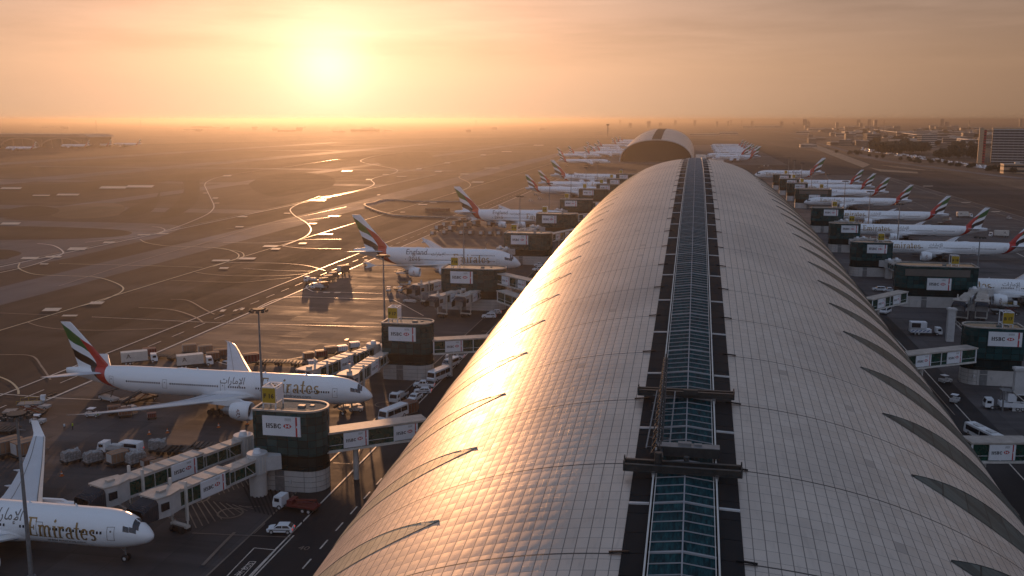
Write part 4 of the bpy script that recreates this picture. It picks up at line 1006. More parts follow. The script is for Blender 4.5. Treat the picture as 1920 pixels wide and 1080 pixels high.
CURV = [
 ('lyel', .5, [(37, 494), (34.5, 501.7), (43, 508), (67, 515), (117, 517.5), (167, 519), (192, 522.5), (217, 531), (231, 540), (227, 548), (215, 554), (192, 564), (150, 575)]),
 ('lyel', .5, [(262.5, 449), (273, 455), (300, 460), (320, 461.7), (387, 464), (420, 466.7), (440, 473), (448, 479), (443, 486), (428, 491), (400, 500)]),
 ('lyel', .4, [(400, 465), (447, 471.7), (457, 477.5), (455, 482.5), (445, 487)]),
 ('lwhite', .6, [(600, 368), (570, 378.5), (553, 386), (545, 391.7), (545, 396.7), (553, 405), (562, 410), (577, 420), (583, 430), (578, 440), (562, 449), (530, 461.7)]),
 ('lwhite', .6, [(290, 440), (320, 430), (353, 418), (387, 403), (399, 393), (401, 385), (395, 371.7), (387, 355), (384, 346.7), (390, 340), (413, 331.7), (470, 321.7), (537, 313), (637, 298)]),
 ('lwhite', .9, [(600, 370), (640, 365), (673, 356.7), (695, 350), (701.7, 344), (696, 337.5), (707, 332.5), (735, 326), (745, 321), (740, 316.7), (707, 310), (682, 305), (678, 300), (707, 291.7), (757, 285)]),
 ('lwhite', .8, [(735, 326), (773, 319), (840, 305), (882, 296.7), (930, 288)]),
 ('lyel', .8, [(848, 362.5), (872, 355), (882, 348), (878, 341.7), (862, 334), (863, 330), (880, 326), (915, 316.7), (960, 306)]),
 ('lfaint', .5, [(367, 511), (395, 515), (437, 517.5), (487, 518), (537, 516.7), (580, 513)]), ('lwhite', .35, [(427, 493), (470, 493), (537, 494.7), (578, 499), (610, 508)]),
 ('lwhite', .3, [(457, 504), (520, 507.5), (590, 509)]), ('lfaint', .4, [(320, 526), (437, 530), (487, 526.7), (545, 521)]), ('lfaint', .4, [(320, 561.7), (352, 564), (382, 580), (402, 590)]),
 ('lfaint', .5, [(260, 577.5), (320, 581), (360, 592.5), (380, 604)]), ('lwhite', .25, [(172, 595), (260, 599), (410, 606), (560, 610), (717, 614)]), ('lfaint', .35, [(52, 605), (75, 612.5), (117, 618), (200, 620), (317, 616)]),
 ('lfaint', .3, [(0, 587.5), (108, 592)]), ('lyel', .4, [(-20, 704), (0, 708), (20, 717), (33, 730), (35, 740)]), ('lwhite', .3, [(-20, 738), (100, 747), (193, 751), (300, 757)]), ('lfaint', .4, [(0, 666), (58, 668), (78, 688), (95, 713)]),
 ('lwhite', .4, [(475, 582), (510, 565), (535, 559), (572, 557.5), (675, 561), (717, 562), (735, 563)]), ('lwhite', .4, [(587, 547.5), (575, 541), (577, 536), (592, 529)]), ('lwhite', .3, [(587, 547.5), (650, 549), (717, 551)]),
 ('lwhite', .3, [(736, 562), (765, 577), (794, 592.7)]), ('lfaint', .5, [(110, 537), (230, 499), (330, 470), (424, 447)]), ('lfaint', .5, [(424, 430), (530, 418), (640, 405)]), ('lfaint', .5, [(340, 469), (500, 420), (580, 403), (650, 388)]),
 ('lyel', .4, [(111, 495), (200, 497), (320, 500), (380, 502)]), ('lwhite', .5, [(418, 455), (500, 456), (570, 450), (640, 449)]), ('lwhite', .4, [(530, 462), (570, 466), (640, 467)]),
 ('lwhite', .35, [(380, 662), (410, 680), (440, 687)]), ('lfaint', .3, [(440, 687), (520, 678), (580, 668)]), ('lwhite', .5, [(755, 321), (830, 322), (900, 323)]), ('lwhite', .5, [(680, 329), (800, 330), (860, 331)]),
 ('lwhite', .6, [(0, 512), (60, 498), (110, 480), (118, 472), (100, 461), (70, 457)]), ('lwhite', .5, [(160, 455), (280, 440), (304, 435), (309, 431), (300, 427), (285, 425)]),
 ('lfaint', .4, [(440, 1000), (420, 1020), (380, 1062)]), ('lfaint', .35, [(1760, 366), (1850, 380), (1920, 397)]), ('lfaint', .35, [(1710, 378), (1741, 391)]), ('lfaint', .35, [(1701, 389), (1712, 394)]), ('lwhite', .5, [(1906, 475), (1920, 482)]),
]
for key, w, pts in CURV: ribbon(key, smooth_line(gp(pts)), w)
def circ(cx, cy, r, key='lfaint', w=.28):
    c = G(cx, cy); ribbon(key, [(c.x+r*math.cos(R(a)), c.y+r*math.sin(R(a))) for a in range(0, 361, 12)], w)
circ(370, 936, 2.0); circ(432, 964, 2.0); circ(355, 900, 1.8); circ(600, 895, 1.6); circ(720, 760, 2); circ(790, 712, 2)
for i in range(11): ribbon('lfaint', gp([(340+i*12, 938+i*2-6), (368+i*12, 992-i*4)]), .16)
for i in range(12): ribbon('road_ink', gp([(452+i*9, 905+i*2), (500+i*8-20, 962+i*2)]), .22)
for i in range(9): ribbon('lfaint', gp([(395+i*9, 900-i*3), (412+i*9, 930-i*3)]), .16)
ribbon('lwhite', gp([(477, 1030), (440, 1068), (410, 1100)]), .14); ribbon('lwhite', gp([(477, 1030), (517, 1034), (470, 1085)]), .14); ribbon('lfaint', gp([(360, 1002), (545, 1010)]), .16); ribbon('lfaint', gp([(497, 984), (477, 1003)]), .14); ribbon('lfaint', gp([(560, 990), (540, 1004)]), .14)
ribbon('lfaint', gp([(693, 810), (660, 872), (625, 870)]), .16); ribbon('lwhite', gp([(860, 930), (862, 928)]), .2)
for pts in [[(1530, 280), (1580, 300)], [(1585, 668), (1700, 700)], [(1805, 668), (1920, 760)], [(1720, 700), (1790, 780)]]: ribbon('lfaint', gp(pts), .2)
PADS = [(38, 74, 483, 487), (83, 117, 481, 484), (125, 165, 465, 470), (192, 217, 454, 457), (257, 283, 440, 442), (292, 317, 438, 440), (168, 197, 567, 572), (74, 92, 495, 497), (445, 465, 406, 408), (440, 458, 425, 427), (492, 523, 461, 464), (507, 527, 466, 469),
 (396, 432, 488, 491), (446, 481, 484, 487.5), (578, 595, 419, 421), (597, 625, 439, 441), (559, 576, 456, 458.5), (410, 430, 502.5, 505), (615, 637, 405, 407), (397, 410, 371, 373), (401, 412, 381, 382), (380, 390, 362, 363), (532, 545, 400, 401), (417, 435, 329, 331), (577, 612, 375, 377.5),
 (814, 830, 321, 323), (862, 880, 326, 327.5), (883, 908, 341, 343), (783, 802, 383.5, 385), (779, 792, 316, 318), (717, 730, 327, 328), (685, 697, 336, 338), (743, 763, 331, 332), (908, 937, 315, 316), (78, 117, 579, 585), (165, 197, 567, 572), (115, 147, 592, 595), (832, 845, 305, 306.5), (235, 290, 348, 352), (185, 240, 350, 354), (60, 95, 366, 368), (105, 150, 364, 367), (0, 40, 418, 422), (0, 42, 352, 355),
 (706, 714, 365, 367), (411, 425, 582, 586), (437, 447, 582, 585), (449, 460, 579, 583), (645, 655, 637, 640), (605, 620, 549, 551), (626, 640, 549, 551), (750, 760, 398, 399), (805, 820, 380, 381), (900, 912, 290, 291.5), (940, 960, 284, 285), (1000, 1020, 272, 273), (640, 662, 320, 322), (1730, 1750, 349, 350), (1802, 1820, 380, 381), (1858, 1876, 397, 398.5)]
mb = LINES.setdefault('pads', MB())
for i, (x0, x1, y0, y1) in enumerate(PADS):
    s = (y1-y0)*2.2; q = gp([(x0, y1), (x1-s*.6, y1), (x1, y0), (x0+s*.6, y0)]); mb.add([(v.x, v.y, .30+i*.001) for v in q], [(0, 1, 2, 3)])
# lettering on the road
def ground_text(s, px, h, rz, key='lwhite'):
    me = font_mesh(s, h); c = G(*px); o = text_obj(me, 'road_lettering', lambda X, Y, l: (c.x+X*math.cos(rz)-Y*math.sin(rz), c.y+X*math.sin(rz)+Y*math.cos(rz), .27), M[key], None, 0); struct(o)
ta, tb_ = G(450, 1083), G(479, 1057); ground_text('3K BUS', (450, 1083), (tb_-ta).length/4.6, math.atan2(tb_.y-ta.y, tb_.x-ta.x), 'lwhite'); ribbon('lwhite', gp([(436, 1092), (468, 1056), (480, 1056), (448, 1092)]), .1)
ground_text('40', (557, 1033), 1.3, R(0), 'lfaint'); ground_text('30', (902, 623), 1.4, R(0), 'lfaint')
M['road_ink'] = M['road']; M['pads'] = mat('pale_marking_panel', (.52, .44, .35), .4, var=.2, scale=.2)
for key, mb in LINES.items(): struct(mb.build('painted_marking', M[key], None, fix=False))
# infield islands, pale taxiway bands
def blob(name, pts, m, z): sheet(name, [(v.x, v.y) for v in smooth_line([*gp(pts), G(*pts[0])], 5)[:-1]], z, m)
blob('taxiway_band', [(-160, 400), (40, 413), (200, 417), (300, 420), (340, 426), (300, 444), (200, 468), (110, 488), (0, 508), (-160, 540)], M['band'], .045)
blob('infield', [(-260, 424), (0, 424), (120, 426), (210, 430), (247, 436), (225, 443), (140, 448), (0, 450), (-200, 452)], M['island'], .052)
blob('infield', [(-120, 466), (0, 468), (30, 471), (40, 476), (20, 483), (0, 487), (-120, 490)], M['island'], .052)
blob('infield', [(466, 345), (487, 333), (512, 327), (553, 324), (600, 326), (625, 334), (628, 343), (612, 353), (553, 363), (515, 369), (478, 358)], M['island'], .052)
blob('infield', [(700, 300), (730, 289), (790, 284), (815, 296), (805, 306), (770, 310), (720, 309)], M['island'], .052)
blob('infield', [(223, 402), (250, 386), (290, 372), (300, 356), (296, 380), (280, 398), (240, 406)], M['island'], .052)
blob('infield', [(0, 395), (60, 386), (110, 392), (90, 404), (0, 408)], M['island'], .052)
blob('infield', [(340, 330), (370, 332), (372, 372), (340, 400), (300, 408), (330, 380), (345, 356)], M['island'], .052)
blob('sand_patch', [(90, 392), (150, 384), (200, 380), (232, 386), (222, 403), (150, 410), (100, 406)], M['sand'], .05)
blob('infield', [(0, 352), (120, 344), (300, 330), (420, 322), (300, 342), (100, 360), (0, 370)], M['island'], .05)
# long faint pavement bands
for i, (x, w, k) in enumerate([(-455, 22, 'band'), (-560, 60, 'island'), (-700, 45, 'band'), (-860, 90, 'island'), (-1000, 50, 'band'), (-250, 26, 'band'), (-182, 12, 'island')]):
    sheet('pavement_band', [(x-w/2, 250), (x+w/2, 250), (x+w/2, 2600), (x-w/2, 2600)], .034+.002*i, M[k])
for i, y in enumerate((620, 900, 1180, 1900, 2300)): sheet('crossing_band', [(-900, y), (-300, y-5), (-300, y+22), (-900, y+30)], .048+.0006*i, M['band'])
sheet('boundary_verge', [(v.x, v.y) for v in gp([(1500, 268), (1520, 268), (1632, 309), (1618, 315), (1580, 300)])], .4, M['verge'])
sheet('curved_track', [(v.x, v.y) for v in gp([(1628, 314), (1650, 318), (1720, 323), (1722, 326), (1650, 322)])], .4, M['verge'])
for i in range(5): ribbon('lwhite', [], 1)
for i in range(4):
    P = smooth_line(gp([(1655+i*12, 310+i*1.0), (1690+i*14, 316+i), (1735+i*16, 320+i*.6)])); mb = MB()
    for a, b in zip(P, P[1:]):
        d = (b-a); n = Vector((-d.y, d.x, 0)).normalized()*1.6; mb.quad(a+n, a-n, b-n, b+n)
    struct(mb.build('sand_track', M['verge'], None, fix=False, loc=(0, 0, .42+.01*i)))

# ---------------------------------------------------------------- vehicles and ground equipment
def wheels(parent, xs, w, r=.35):
    for x in xs:
        for y in (-w/2+.12, w/2-.12):
            mb = MB(); mb.cyl((x, y-.13, r), (x, y+.13, r), r, n=14); o = mb.build('wheel', M['dark'], parent, True)
            mb = MB(); mb.cyl((x, y-.14, r), (x, y+.14, r), r*.55, n=10); mb.build('rim', M['lgrey'], o)
KG = 'service vehicles on the apron and road'
def car(name, cat, body, wins, w, wx, col='white', r=.35, taper=.16, belt=.9, stripe=None, bed=None):
    e = empty(name); tag(e, cat+' waiting', cat, KG)
    hw = lambda x, z: w/2*(1-taper*max(0, z-belt)/.6)
    mb = MB(); mb.prism(body, hw); b = mb.build('body', M[col], e)
    md = b.modifiers.new('soft', 'BEVEL'); md.width = .06; md.segments = 2; md.limit_method = 'ANGLE'
    for poly in wins:
        mb = MB()
        for s in (-1, 1):
            mb.add([(x, s*(hw(x, z)+.012), z) for x, z in poly], [tuple(range(len(poly)))])
        mb.build('side_window', M['glassd'], e)
    xs = [p[0] for p in body]; zs = [p[1] for p in body]; zt = max(zs)
    # screens: slanting edges of the profile above the belt
    mb = MB()
    for a, c in zip(body, body[1:]+body[:1]):
        if min(a[1], c[1]) >= belt-.05 and abs(a[1]-c[1]) > .3:
            n = Vector((c[1]-a[1], 0, -(c[0]-a[0]))).normalized()
            if (a[0]+c[0])*n.x < 0: n = -n
            p = [Vector((a[0]+(c[0]-a[0])*f, 0, a[1]+(c[1]-a[1])*f))+n*.02 for f in (.12, .88)]
            mb.quad((p[0].x, -hw(0, p[0].z)*.88, p[0].z), (p[0].x, hw(0, p[0].z)*.88, p[0].z), (p[1].x, hw(0, p[1].z)*.88, p[1].z), (p[1].x, -hw(0, p[1].z)*.88, p[1].z))
    if mb.v: mb.build('windscreen', M['glassd'], e)
    for s in (-1, 1):
        mb = MB(); mb.box((max(xs)-.03, s*w*.36, .68), (.1, .3, .16)); mb.build('headlight', M['board'], e)
        mb = MB(); mb.box((min(xs)+.02, s*w*.38, .78), (.08, .22, .2)); mb.build('tail_light', M['tail'], e)
    if stripe:
        mb = MB(); [mb.box((0, s*(w/2+.012), .72), ((max(xs)-min(xs))*.82, .012, .14)) for s in (-1, 1)]; mb.build('side_stripe', M[stripe], e)
    if bed:
        mb = MB(); mb.box(bed[0], bed[1]); mb.build('load_bed', M['dark'], e)
    wheels(e, wx, w, r); return e
hatch = car('hatchback_car', 'car', [(-2.0, .3), (2.0, .3), (2.08, .65), (1.9, .85), (1.0, 1.0), (.35, 1.45), (-1.3, 1.48), (-1.95, 1.0), (-2.05, .6)], [[(.85, 1.0), (.3, 1.36), (-.35, 1.4), (-.35, 1.0)], [(-.45, 1.0), (-.45, 1.4), (-1.25, 1.38), (-1.65, 1.02)]], 1.75, (1.3, -1.3), stripe='steel')
suv = car('suv_car', 'car', [(-2.3, .35), (2.3, .35), (2.38, .7), (2.2, 1.05), (1.15, 1.15), (.55, 1.75), (-1.9, 1.78), (-2.3, 1.15), (-2.35, .7)], [[(.95, 1.17), (.45, 1.66), (-.4, 1.68), (-.4, 1.17)], [(-.5, 1.17), (-.5, 1.68), (-1.75, 1.66), (-1.95, 1.2)]], 1.9, (1.45, -1.4), r=.4, belt=1.1)
pickup = car('pickup_truck', 'pickup truck', [(-2.6, .4), (2.5, .4), (2.55, .8), (2.4, 1.05), (1.35, 1.15), (.8, 1.75), (-.5, 1.78), (-.75, 1.1), (-2.6, 1.1)], [[(1.15, 1.17), (.7, 1.66), (.2, 1.68), (.2, 1.17)], [(.1, 1.17), (.1, 1.68), (-.4, 1.66), (-.55, 1.2)]], 1.85, (1.6, -1.6), r=.4, belt=1.1, bed=((-1.68, 0, 1.1), (1.6, 1.5, .04)))
van = car('minivan', 'van', [(-2.4, .35), (2.3, .35), (2.42, .75), (2.2, 1.1), (1.5, 1.9), (.9, 2.0), (-2.35, 2.0), (-2.45, .8)], [[(1.65, 1.15), (1.25, 1.75), (.5, 1.78), (.5, 1.15)], [(.4, 1.15), (.4, 1.78), (-2.1, 1.78), (-2.1, 1.15)]], 1.85, (1.5, -1.5), belt=1.1, taper=.06)
bus = car('minibus', 'bus', [(-3.8, .4), (3.7, .4), (3.9, 1.0), (3.75, 1.2), (3.45, 2.65), (3.2, 2.8), (-3.75, 2.8), (-3.85, 1.0)], [[(3.1, 1.4), (3.0, 2.4), (1.2, 2.4), (1.2, 1.4)], [(1.05, 1.4), (1.05, 2.4), (-1.2, 2.4), (-1.2, 1.4)], [(-1.35, 1.4), (-1.35, 2.4), (-3.4, 2.4), (-3.4, 1.4)]], 2.3, (2.4, -2.3), r=.42, belt=1.25, taper=.02)
abus = car('apron_bus', 'bus', [(-6.4, .35), (6.4, .35), (6.5, 1.0), (6.35, 2.8), (6.1, 3.0), (-6.2, 3.0), (-6.4, 2.8), (-6.5, 1.0)], [[(5.6, 1.3), (5.6, 2.5), (.3, 2.5), (.3, 1.3)], [(.1, 1.3), (.1, 2.5), (-5.8, 2.5), (-5.8, 1.3)]], 2.9, (4.4, -4.2), r=.45, belt=1.2, taper=.02)
mb = MB(); mb.box((2.6, 0, 3.12), (2.2, 1.7, .26)); mb.box((-2.6, 0, 3.12), (2.2, 1.7, .26)); mb.build('roof_cooler', M['lgrey'], abus)
def cab_truck(name, cat, boxes, L=6.0, w=2.3, wx=(2.2, -1.6), cabc='white', label=''):
    e = empty(name); tag(e, label or cat, cat, KG)
    mb = MB(); mb.prism([(L/2-1.7, .5), (L/2, .5), (L/2+.05, 1.3), (L/2-.25, 2.35), (L/2-1.7, 2.4)], lambda x, z: w/2*(1-.05*max(0, z-1.3))); c = mb.build('cab', M[cabc], e)
    mb = MB(); mb.quad((L/2+.05, -w*.42, 1.4), (L/2+.05, w*.42, 1.4), (L/2-.2, w*.4, 2.2), (L/2-.2, -w*.4, 2.2)); [mb.box((L/2-.8, s*(w/2+.0), 1.75), (.9, .05, .6)) for s in (-1, 1)]; mb.build('cab_window', M['glassd'], c)
    mb = MB(); mb.box((-.4, 0, .62), (L-.6, w*.5, .25)); mb.build('chassis', M['dsteel'], e)
    for nm, cc, dd, mm in boxes:
        mb = MB(); mb.box(cc, dd); mb.build(nm, M[mm], e)
    wheels(e, wx, w, .45); return e
cater = cab_truck('catering_truck', 'truck', [('box_body', (-1.2, 0, 2.2), (6.6, 2.4, 2.5), 'offwhite'), ('scissor_lift', (-1.2, 0, .85), (5.0, 1.2, .25), 'dsteel')], 9, 2.4, (3.2, -2.4, -3.4))
mb = MB(); [mb.bar((-3.2+a, s*1.215, 1.8+b), (-3.2+c, s*1.215, 1.8+d), .02, .14) for s in (-1, 1) for a, b, c, d in ((0, 0, .5, 1.2), (.5, 1.2, .9, .2), (.2, .2, .9, .9), (.3, 1.1, 1.1, .1))]; mb.build('emblem', M['greyink'], cater)
mb = MB(); [mb.bar((-4.52, -.8+a, 1.6+b), (-4.52, -.8+c, 1.6+d), .14, .02) for a, b, c, d in ((0, 0, .5, 1.2), (.5, 1.2, .9, .2), (.2, .2, .9, .9), (.3, 1.1, 1.3, .1))]; mb.build('rear_emblem', M['greyink'], cater)
light_truck = cab_truck('light_truck', 'truck', [('flatbed', (-1.0, 0, 1.0), (4.0, 2.2, .3), 'steel'), ('side_board', (-1.0, 1.1, 1.3), (4, .08, .5), 'lgrey'), ('tank', (-.6, 0, 1.5), (2.4, 1.2, .8), 'lgrey')], 6, 2.1, (2.1, -1.7))
tow = cab_truck('recovery_truck', 'recovery truck', [('deck', (-1.4, 0, 1.05), (5.2, 2.3, .3), 'maroon'), ('tool_locker', (.7, 0, 1.5), (.9, 2.2, .8), 'maroon')], 7.6, 2.3, (2.6, -1.8, -2.9))
mb = MB(); mb.bar((.4, 0, 1.7), (-3.9, .2, 2.3), .3); mb.bar((-.6, .5, 1.3), (-3.4, .5, 1.9), .18); mb.bar((-3.9, .2, 2.3), (-4.3, .2, 1.2), .14); mb.bar((-2.5, -.6, 1.2), (-3.6, -.6, 2.0), .14); mb.build('crane_boom', M['maroon'], tow)
mb = MB(); [mb.box((x, -1.17, 1.05), (.5, .03, .2)) for x in (-.2, -1.4, -2.6)]; mb.build('reflector', M['board'], tow)
hil = cab_truck('high_lift_truck', 'truck', [('lower_body', (-1.6, 0, 1.3), (6.0, 2.5, 1.0), 'board'), ('upper_box', (-2.3, 0, 3.0), (4.6, 2.4, 1.9), 'board')], 9, 2.4, (3, -2.2, -3.2))
[MB().box((-3.1, s*1.22, 3.0), (2.6, .04, 1.4)).build('open_curtain', M['dark'], hil) for s in (-1, 1)]
mb = MB(); [mb.bar((-4.4+i*1.1, -1.27, 1.0), (-3.6+i*1.1, -1.27, 1.6), .03, .2) for i in range(5)]; mb.build('blue_livery_stripe', M['blue'], hil)
def make_tug():
    e = empty('baggage_tug'); tag(e, 'tug', 'tug', KG)
    mb = MB(); mb.prism([(-1.5, .35), (1.5, .35), (1.5, .95), (.3, 1.05), (.1, .75), (-.6, .75), (-.7, 1.05), (-1.5, 1.05)], lambda x, z: .75); mb.build('body', M['lgrey'], e)
    mb = MB(); [mb.bar((x, y, .9), (x, y, 1.85), .07) for x in (.2, -.8) for y in (-.62, .62)]; mb.build('roof_post', M['dsteel'], e)
    mb = MB(); mb.box((-.3, 0, 1.9), (1.5, 1.5, .08)); mb.build('canopy_roof', M['board'], e); wheels(e, (1, -1), 1.5, .35); return e
tug = make_tug()
def make_dolly():
    e = empty('cargo_dolly'); tag(e, 'dolly', 'dolly', 'cargo dollies on the apron')
    mb = MB(); mb.box((0, 0, .55), (3.4, 2.3, .14)); [mb.box((x, 0, .66), (.1, 2.2, .08)) for x in (-1.5, -.9, -.3, .3, .9, 1.5)]; mb.build('deck', M['dsteel'], e)
    mb = MB(); mb.bar((1.7, 0, .5), (2.9, 0, .4), .09); mb.build('tow_bar', M['steel'], e)
    for x in (-1.2, 1.2):
        for y in (-.95, .95): mb = MB(); mb.cyl((x, y-.1, .25), (x, y+.1, .25), .25, n=10); mb.build('wheel', M['dark'], e)
    return e
dolly = make_dolly()
def make_container(col, nm, L=3.0, w=2.0, h=1.6):
    e = empty(nm); tag(e, nm, 'container', 'cargo containers on dollies')
    mb = MB(); mb.prism([(-L/2, 0), (L/2-.4, 0), (L/2, .45), (L/2, h), (-L/2, h)], lambda x, z: w/2); b = mb.build('shell', M[col], e)
    mb = MB()
    for s in (-1, 1):
        for i in range(5): mb.box((-L/2+.1+i*(L-.5)/4, s*(w/2+.02), h/2), (.07, .05, h-.1))
        for z in (.06, h-.05): mb.box((-.1, s*(w/2+.02), z), (L-.3, .05, .08))
    mb.box((0, 0, h+.02), (L-.1, .08, .04)); mb.build('rib', M['steel'], b)
    mb = MB(); mb.box((-L/2-.02, 0, h/2), (.04, w*.8, h*.85)); mb.build('curtain_door', M['lgrey'] if col != 'board' else M['steel'], e); return e
cont = {c: make_container(c, n) for c, n in (('brown', 'brown_cargo_container'), ('tan', 'tan_cargo_container'), ('board', 'white_cargo_container'), ('maroon', 'maroon_cargo_container'))}
def make_net():
    e = empty('netted_pallet_load'); tag(e, 'load', 'pallet load', 'netted pallet loads')
    bm = bmesh.new(); bmesh.ops.create_cube(bm, size=1); bmesh.ops.subdivide_edges(bm, edges=bm.edges[:], cuts=7, use_grid_fill=True)
    for v in bm.verts:
        c = v.co; k = 1-.12*max(0, c.z+.5)*(abs(c.x)*2)**3; c.x *= 3.0; c.y *= 2.2*k; c.z = (c.z+.5)*1.7*(1-.10*(abs(c.x)/1.5)**4-.1*(abs(c.y)/1.1)**4)
        n = noise.noise(Vector((c.x*1.3, c.y*1.3, c.z*1.6))); v.co += Vector((c.x*.04, c.y*.05, .22*(1 if c.z > .8 else 0)))*n*2
    me = bpy.data.meshes.new('cargo_heap'); bm.to_mesh(me); bm.free(); me.materials.append(M['netting']); o = bpy.data.objects.new('wrapped_cargo', me); COL.objects.link(o); o.parent = e
    mb = MB(); [mb.bar((x, -1.14, .1), (x, -1.14, 1.5), .035) for x in (-1.2, -.6, 0, .6, 1.2)]; [mb.bar((-1.5, -1.15, z), (1.5, -1.15, z), .03) for z in (.4, .8, 1.2)]; [mb.bar((x, -1.0, 1.72), (x, 1.0, 1.72), .04) for x in (-1, -.3, .4, 1.1)]; mb.build('cargo_net', M['greyink'], e)
    return e
net = make_net()
def make_loader():
    e = empty('cargo_loader'); tag(e, 'loader', 'loader', KG)
    mb = MB(); mb.box((0, 0, .8), (8, 2.8, .5)); mb.build('chassis', M['dsteel'], e)
    mb = MB(); mb.box((1.2, 0, 3.0), (5.2, 2.7, .25)); mb.box((-3.2, 0, 1.5), (2.6, 2.7, .2)); mb.build('platform', M['steel'], e)
    mb = MB()
    for y in (-1.1, 1.1): mb.bar((-1, y, 1), (3.2, y, 2.9), .2); mb.bar((3.2, y, 1), (-1, y, 2.9), .2)
    mb.build('scissor_lift', M['maroon'], e)
    mb = MB(); mb.box((3.2, 1.6, 3.6), (1, .8, 1.4)); mb.build('operator_cab', M['board'], e)
    mb = MB(); [mb.bar((-1.4, y, 3.9), (3.8, y, 3.9), .06) for y in (-1.35, 1.35)]; [mb.bar((x, y, 3.1), (x, y, 3.9), .05) for x in (-1.4, .3, 2, 3.8) for y in (-1.35, 1.35)]; mb.build('handrail', M['yellow'], e)
    wheels(e, (3, -3), 2.8, .4); return e
loader = make_loader()
def make_belt():
    e = empty('belt_loader'); tag(e, 'belt', 'loader', KG)
    mb = MB(); mb.prism([(-2.6, .4), (2.6, .4), (2.6, .9), (-1, 1.1), (-2.6, 1.0)], lambda x, z: .9); mb.build('body', M['lgrey'], e)
    mb = MB(); mb.bar((-3.6, 0, .9), (4.2, 0, 3.6), .8, .22); mb.build('conveyor_belt', M['dark'], e)
    mb = MB(); [mb.bar((-3.4, y, 1.5), (4.2, y, 4.1), .06) for y in (-.45, .45)]; mb.bar((.5, 0, .8), (1.6, 0, 2.5), .16); mb.build('side_rail', M['dsteel'], e); wheels(e, (1.8, -1.8), 1.9, .36); return e
belt = make_belt()
def make_cone():
    e = empty('traffic_cone'); tag(e, 'cone', 'cone', 'traffic cones around the aircraft')
    mb = MB(); mb.cyl((0, 0, .06), (0, 0, .75), .19, .05, 12); mb.box((0, 0, .03), (.5, .5, .06)); b = mb.build('cone_body', M['orange'], e)
    mb = MB(); mb.cyl((0, 0, .36), (0, 0, .5), .145, .115, 12, caps=False); mb.build('white_collar', M['board'], e); return e
cone = make_cone()
def make_person(vest, arm):
    e = empty('person'); tag(e, 'person', 'person', 'ground crew standing on the apron')
    J = {'pel': (0, 0, .95, .15), 'sp': (0, 0, 1.2, .15), 'ch': (0, 0, 1.38, .17), 'nk': (0, 0, 1.53, .06), 'hd': (.01, 0, 1.66, .095), 'tp': (.01, 0, 1.74, .07)}
    for s, n in ((1, 'l'), (-1, 'r')):
        J['hip'+n] = (0, s*.09, .88, .095); J['kn'+n] = (.03, s*.11, .48, .06); J['an'+n] = (-.02, s*.13, .09, .045); J['to'+n] = (.14, s*.15, .05, .04)
        J['sh'+n] = (0, s*.19, 1.42, .065); J['el'+n] = (.0 if not arm else .12, s*.26, 1.15, .045); J['wr'+n] = (.1+arm*.15, s*.24, .92+arm*.2*(s > 0), .035); J['ha'+n] = (.13+arm*.2, s*.22, .84+arm*.25*(s > 0), .04)
    E_ = [('pel', 'sp'), ('sp', 'ch'), ('ch', 'nk'), ('nk', 'hd'), ('hd', 'tp')]
    for n in 'lr': E_ += [('pel', 'hip'+n), ('hip'+n, 'kn'+n), ('kn'+n, 'an'+n), ('an'+n, 'to'+n), ('ch', 'sh'+n), ('sh'+n, 'el'+n), ('el'+n, 'wr'+n), ('wr'+n, 'ha'+n)]
    ks = list(J); me = bpy.data.meshes.new('body'); me.from_pydata([J[k][:3] for k in ks], [(ks.index(a), ks.index(b)) for a, b in E_], [])
    o = bpy.data.objects.new('body', me); COL.objects.link(o); md = o.modifiers.new('skin', 'SKIN')
    for i, k in enumerate(ks): r = J[k][3]; me.skin_vertices[0].data[i].radius = (r, r)
    me.skin_vertices[0].data[0].use_root = True; sb = o.modifiers.new('smooth', 'SUBSURF'); sb.levels = 1; sb.render_levels = 1
    bpy.context.view_layer.update(); dg = bpy.context.evaluated_depsgraph_get(); m2 = bpy.data.meshes.new_from_object(o.evaluated_get(dg)); o.modifiers.clear(); o.data = m2
    for mm in ('trouser', 'skin'): m2.materials.append(M[mm])
    for p in m2.polygons: p.use_smooth = True; p.material_index = 1 if (p.center.z > 1.52 or (abs(p.center.y) > .19 and p.center.z < .93 and p.center.x > .1)) else 0
    o.parent = e
    mb = MB(); mb.loft([[(.21*k*math.cos(2*PI*i/14)*.85, .24*k*math.sin(2*PI*i/14), z) for i in range(14)] for z, k in ((.95, .86), (1.1, .82), (1.3, .95), (1.44, .85), (1.5, .5))]); mb.build('vest', M[vest], e, True)
    mb = MB(); mb.loft([[(.01+.115*k*math.cos(2*PI*i/12), .1*k*math.sin(2*PI*i/12), z) for i in range(12)] for z, k in ((1.68, 1), (1.74, .95), (1.79, .5))]); mb.build('cap', M['ink'], e, True); return e
P1 = make_person('hivis', 0); P2 = make_person('board', 1)
def make_mast():
    e = empty('floodlight_mast'); tag(e, 'mast', 'light mast', 'tall floodlight masts between the stands')
    mb = MB(); mb.cyl((0, 0, 0), (0, 0, 24.4), .34, .15, 14); mb.cyl((0, 0, 0), (0, 0, .7), .6, .6, 14); mb.build('pole', M['steel'], e, True)
    mb = MB(); mb.cyl((0, 0, 24.2), (0, 0, 24.5), 1.15, 1.25, 18)
    for i in range(10): a = 2*PI*i/10; mb.bar((.2*math.cos(a), .2*math.sin(a), 24.35), (1.7*math.cos(a), 1.7*math.sin(a), 24.2), .1)
    mb.build('head_frame', M['dsteel'], e)
    for i in range(10):
        a = 2*PI*i/10; mb = MB(); mb.box((1.85*math.cos(a), 1.85*math.sin(a), 24.1), (.42, .62, .5), 0, a, .8, .9); mb.build('floodlight', M['dsteel'], e)
    return e
mast = make_mast()
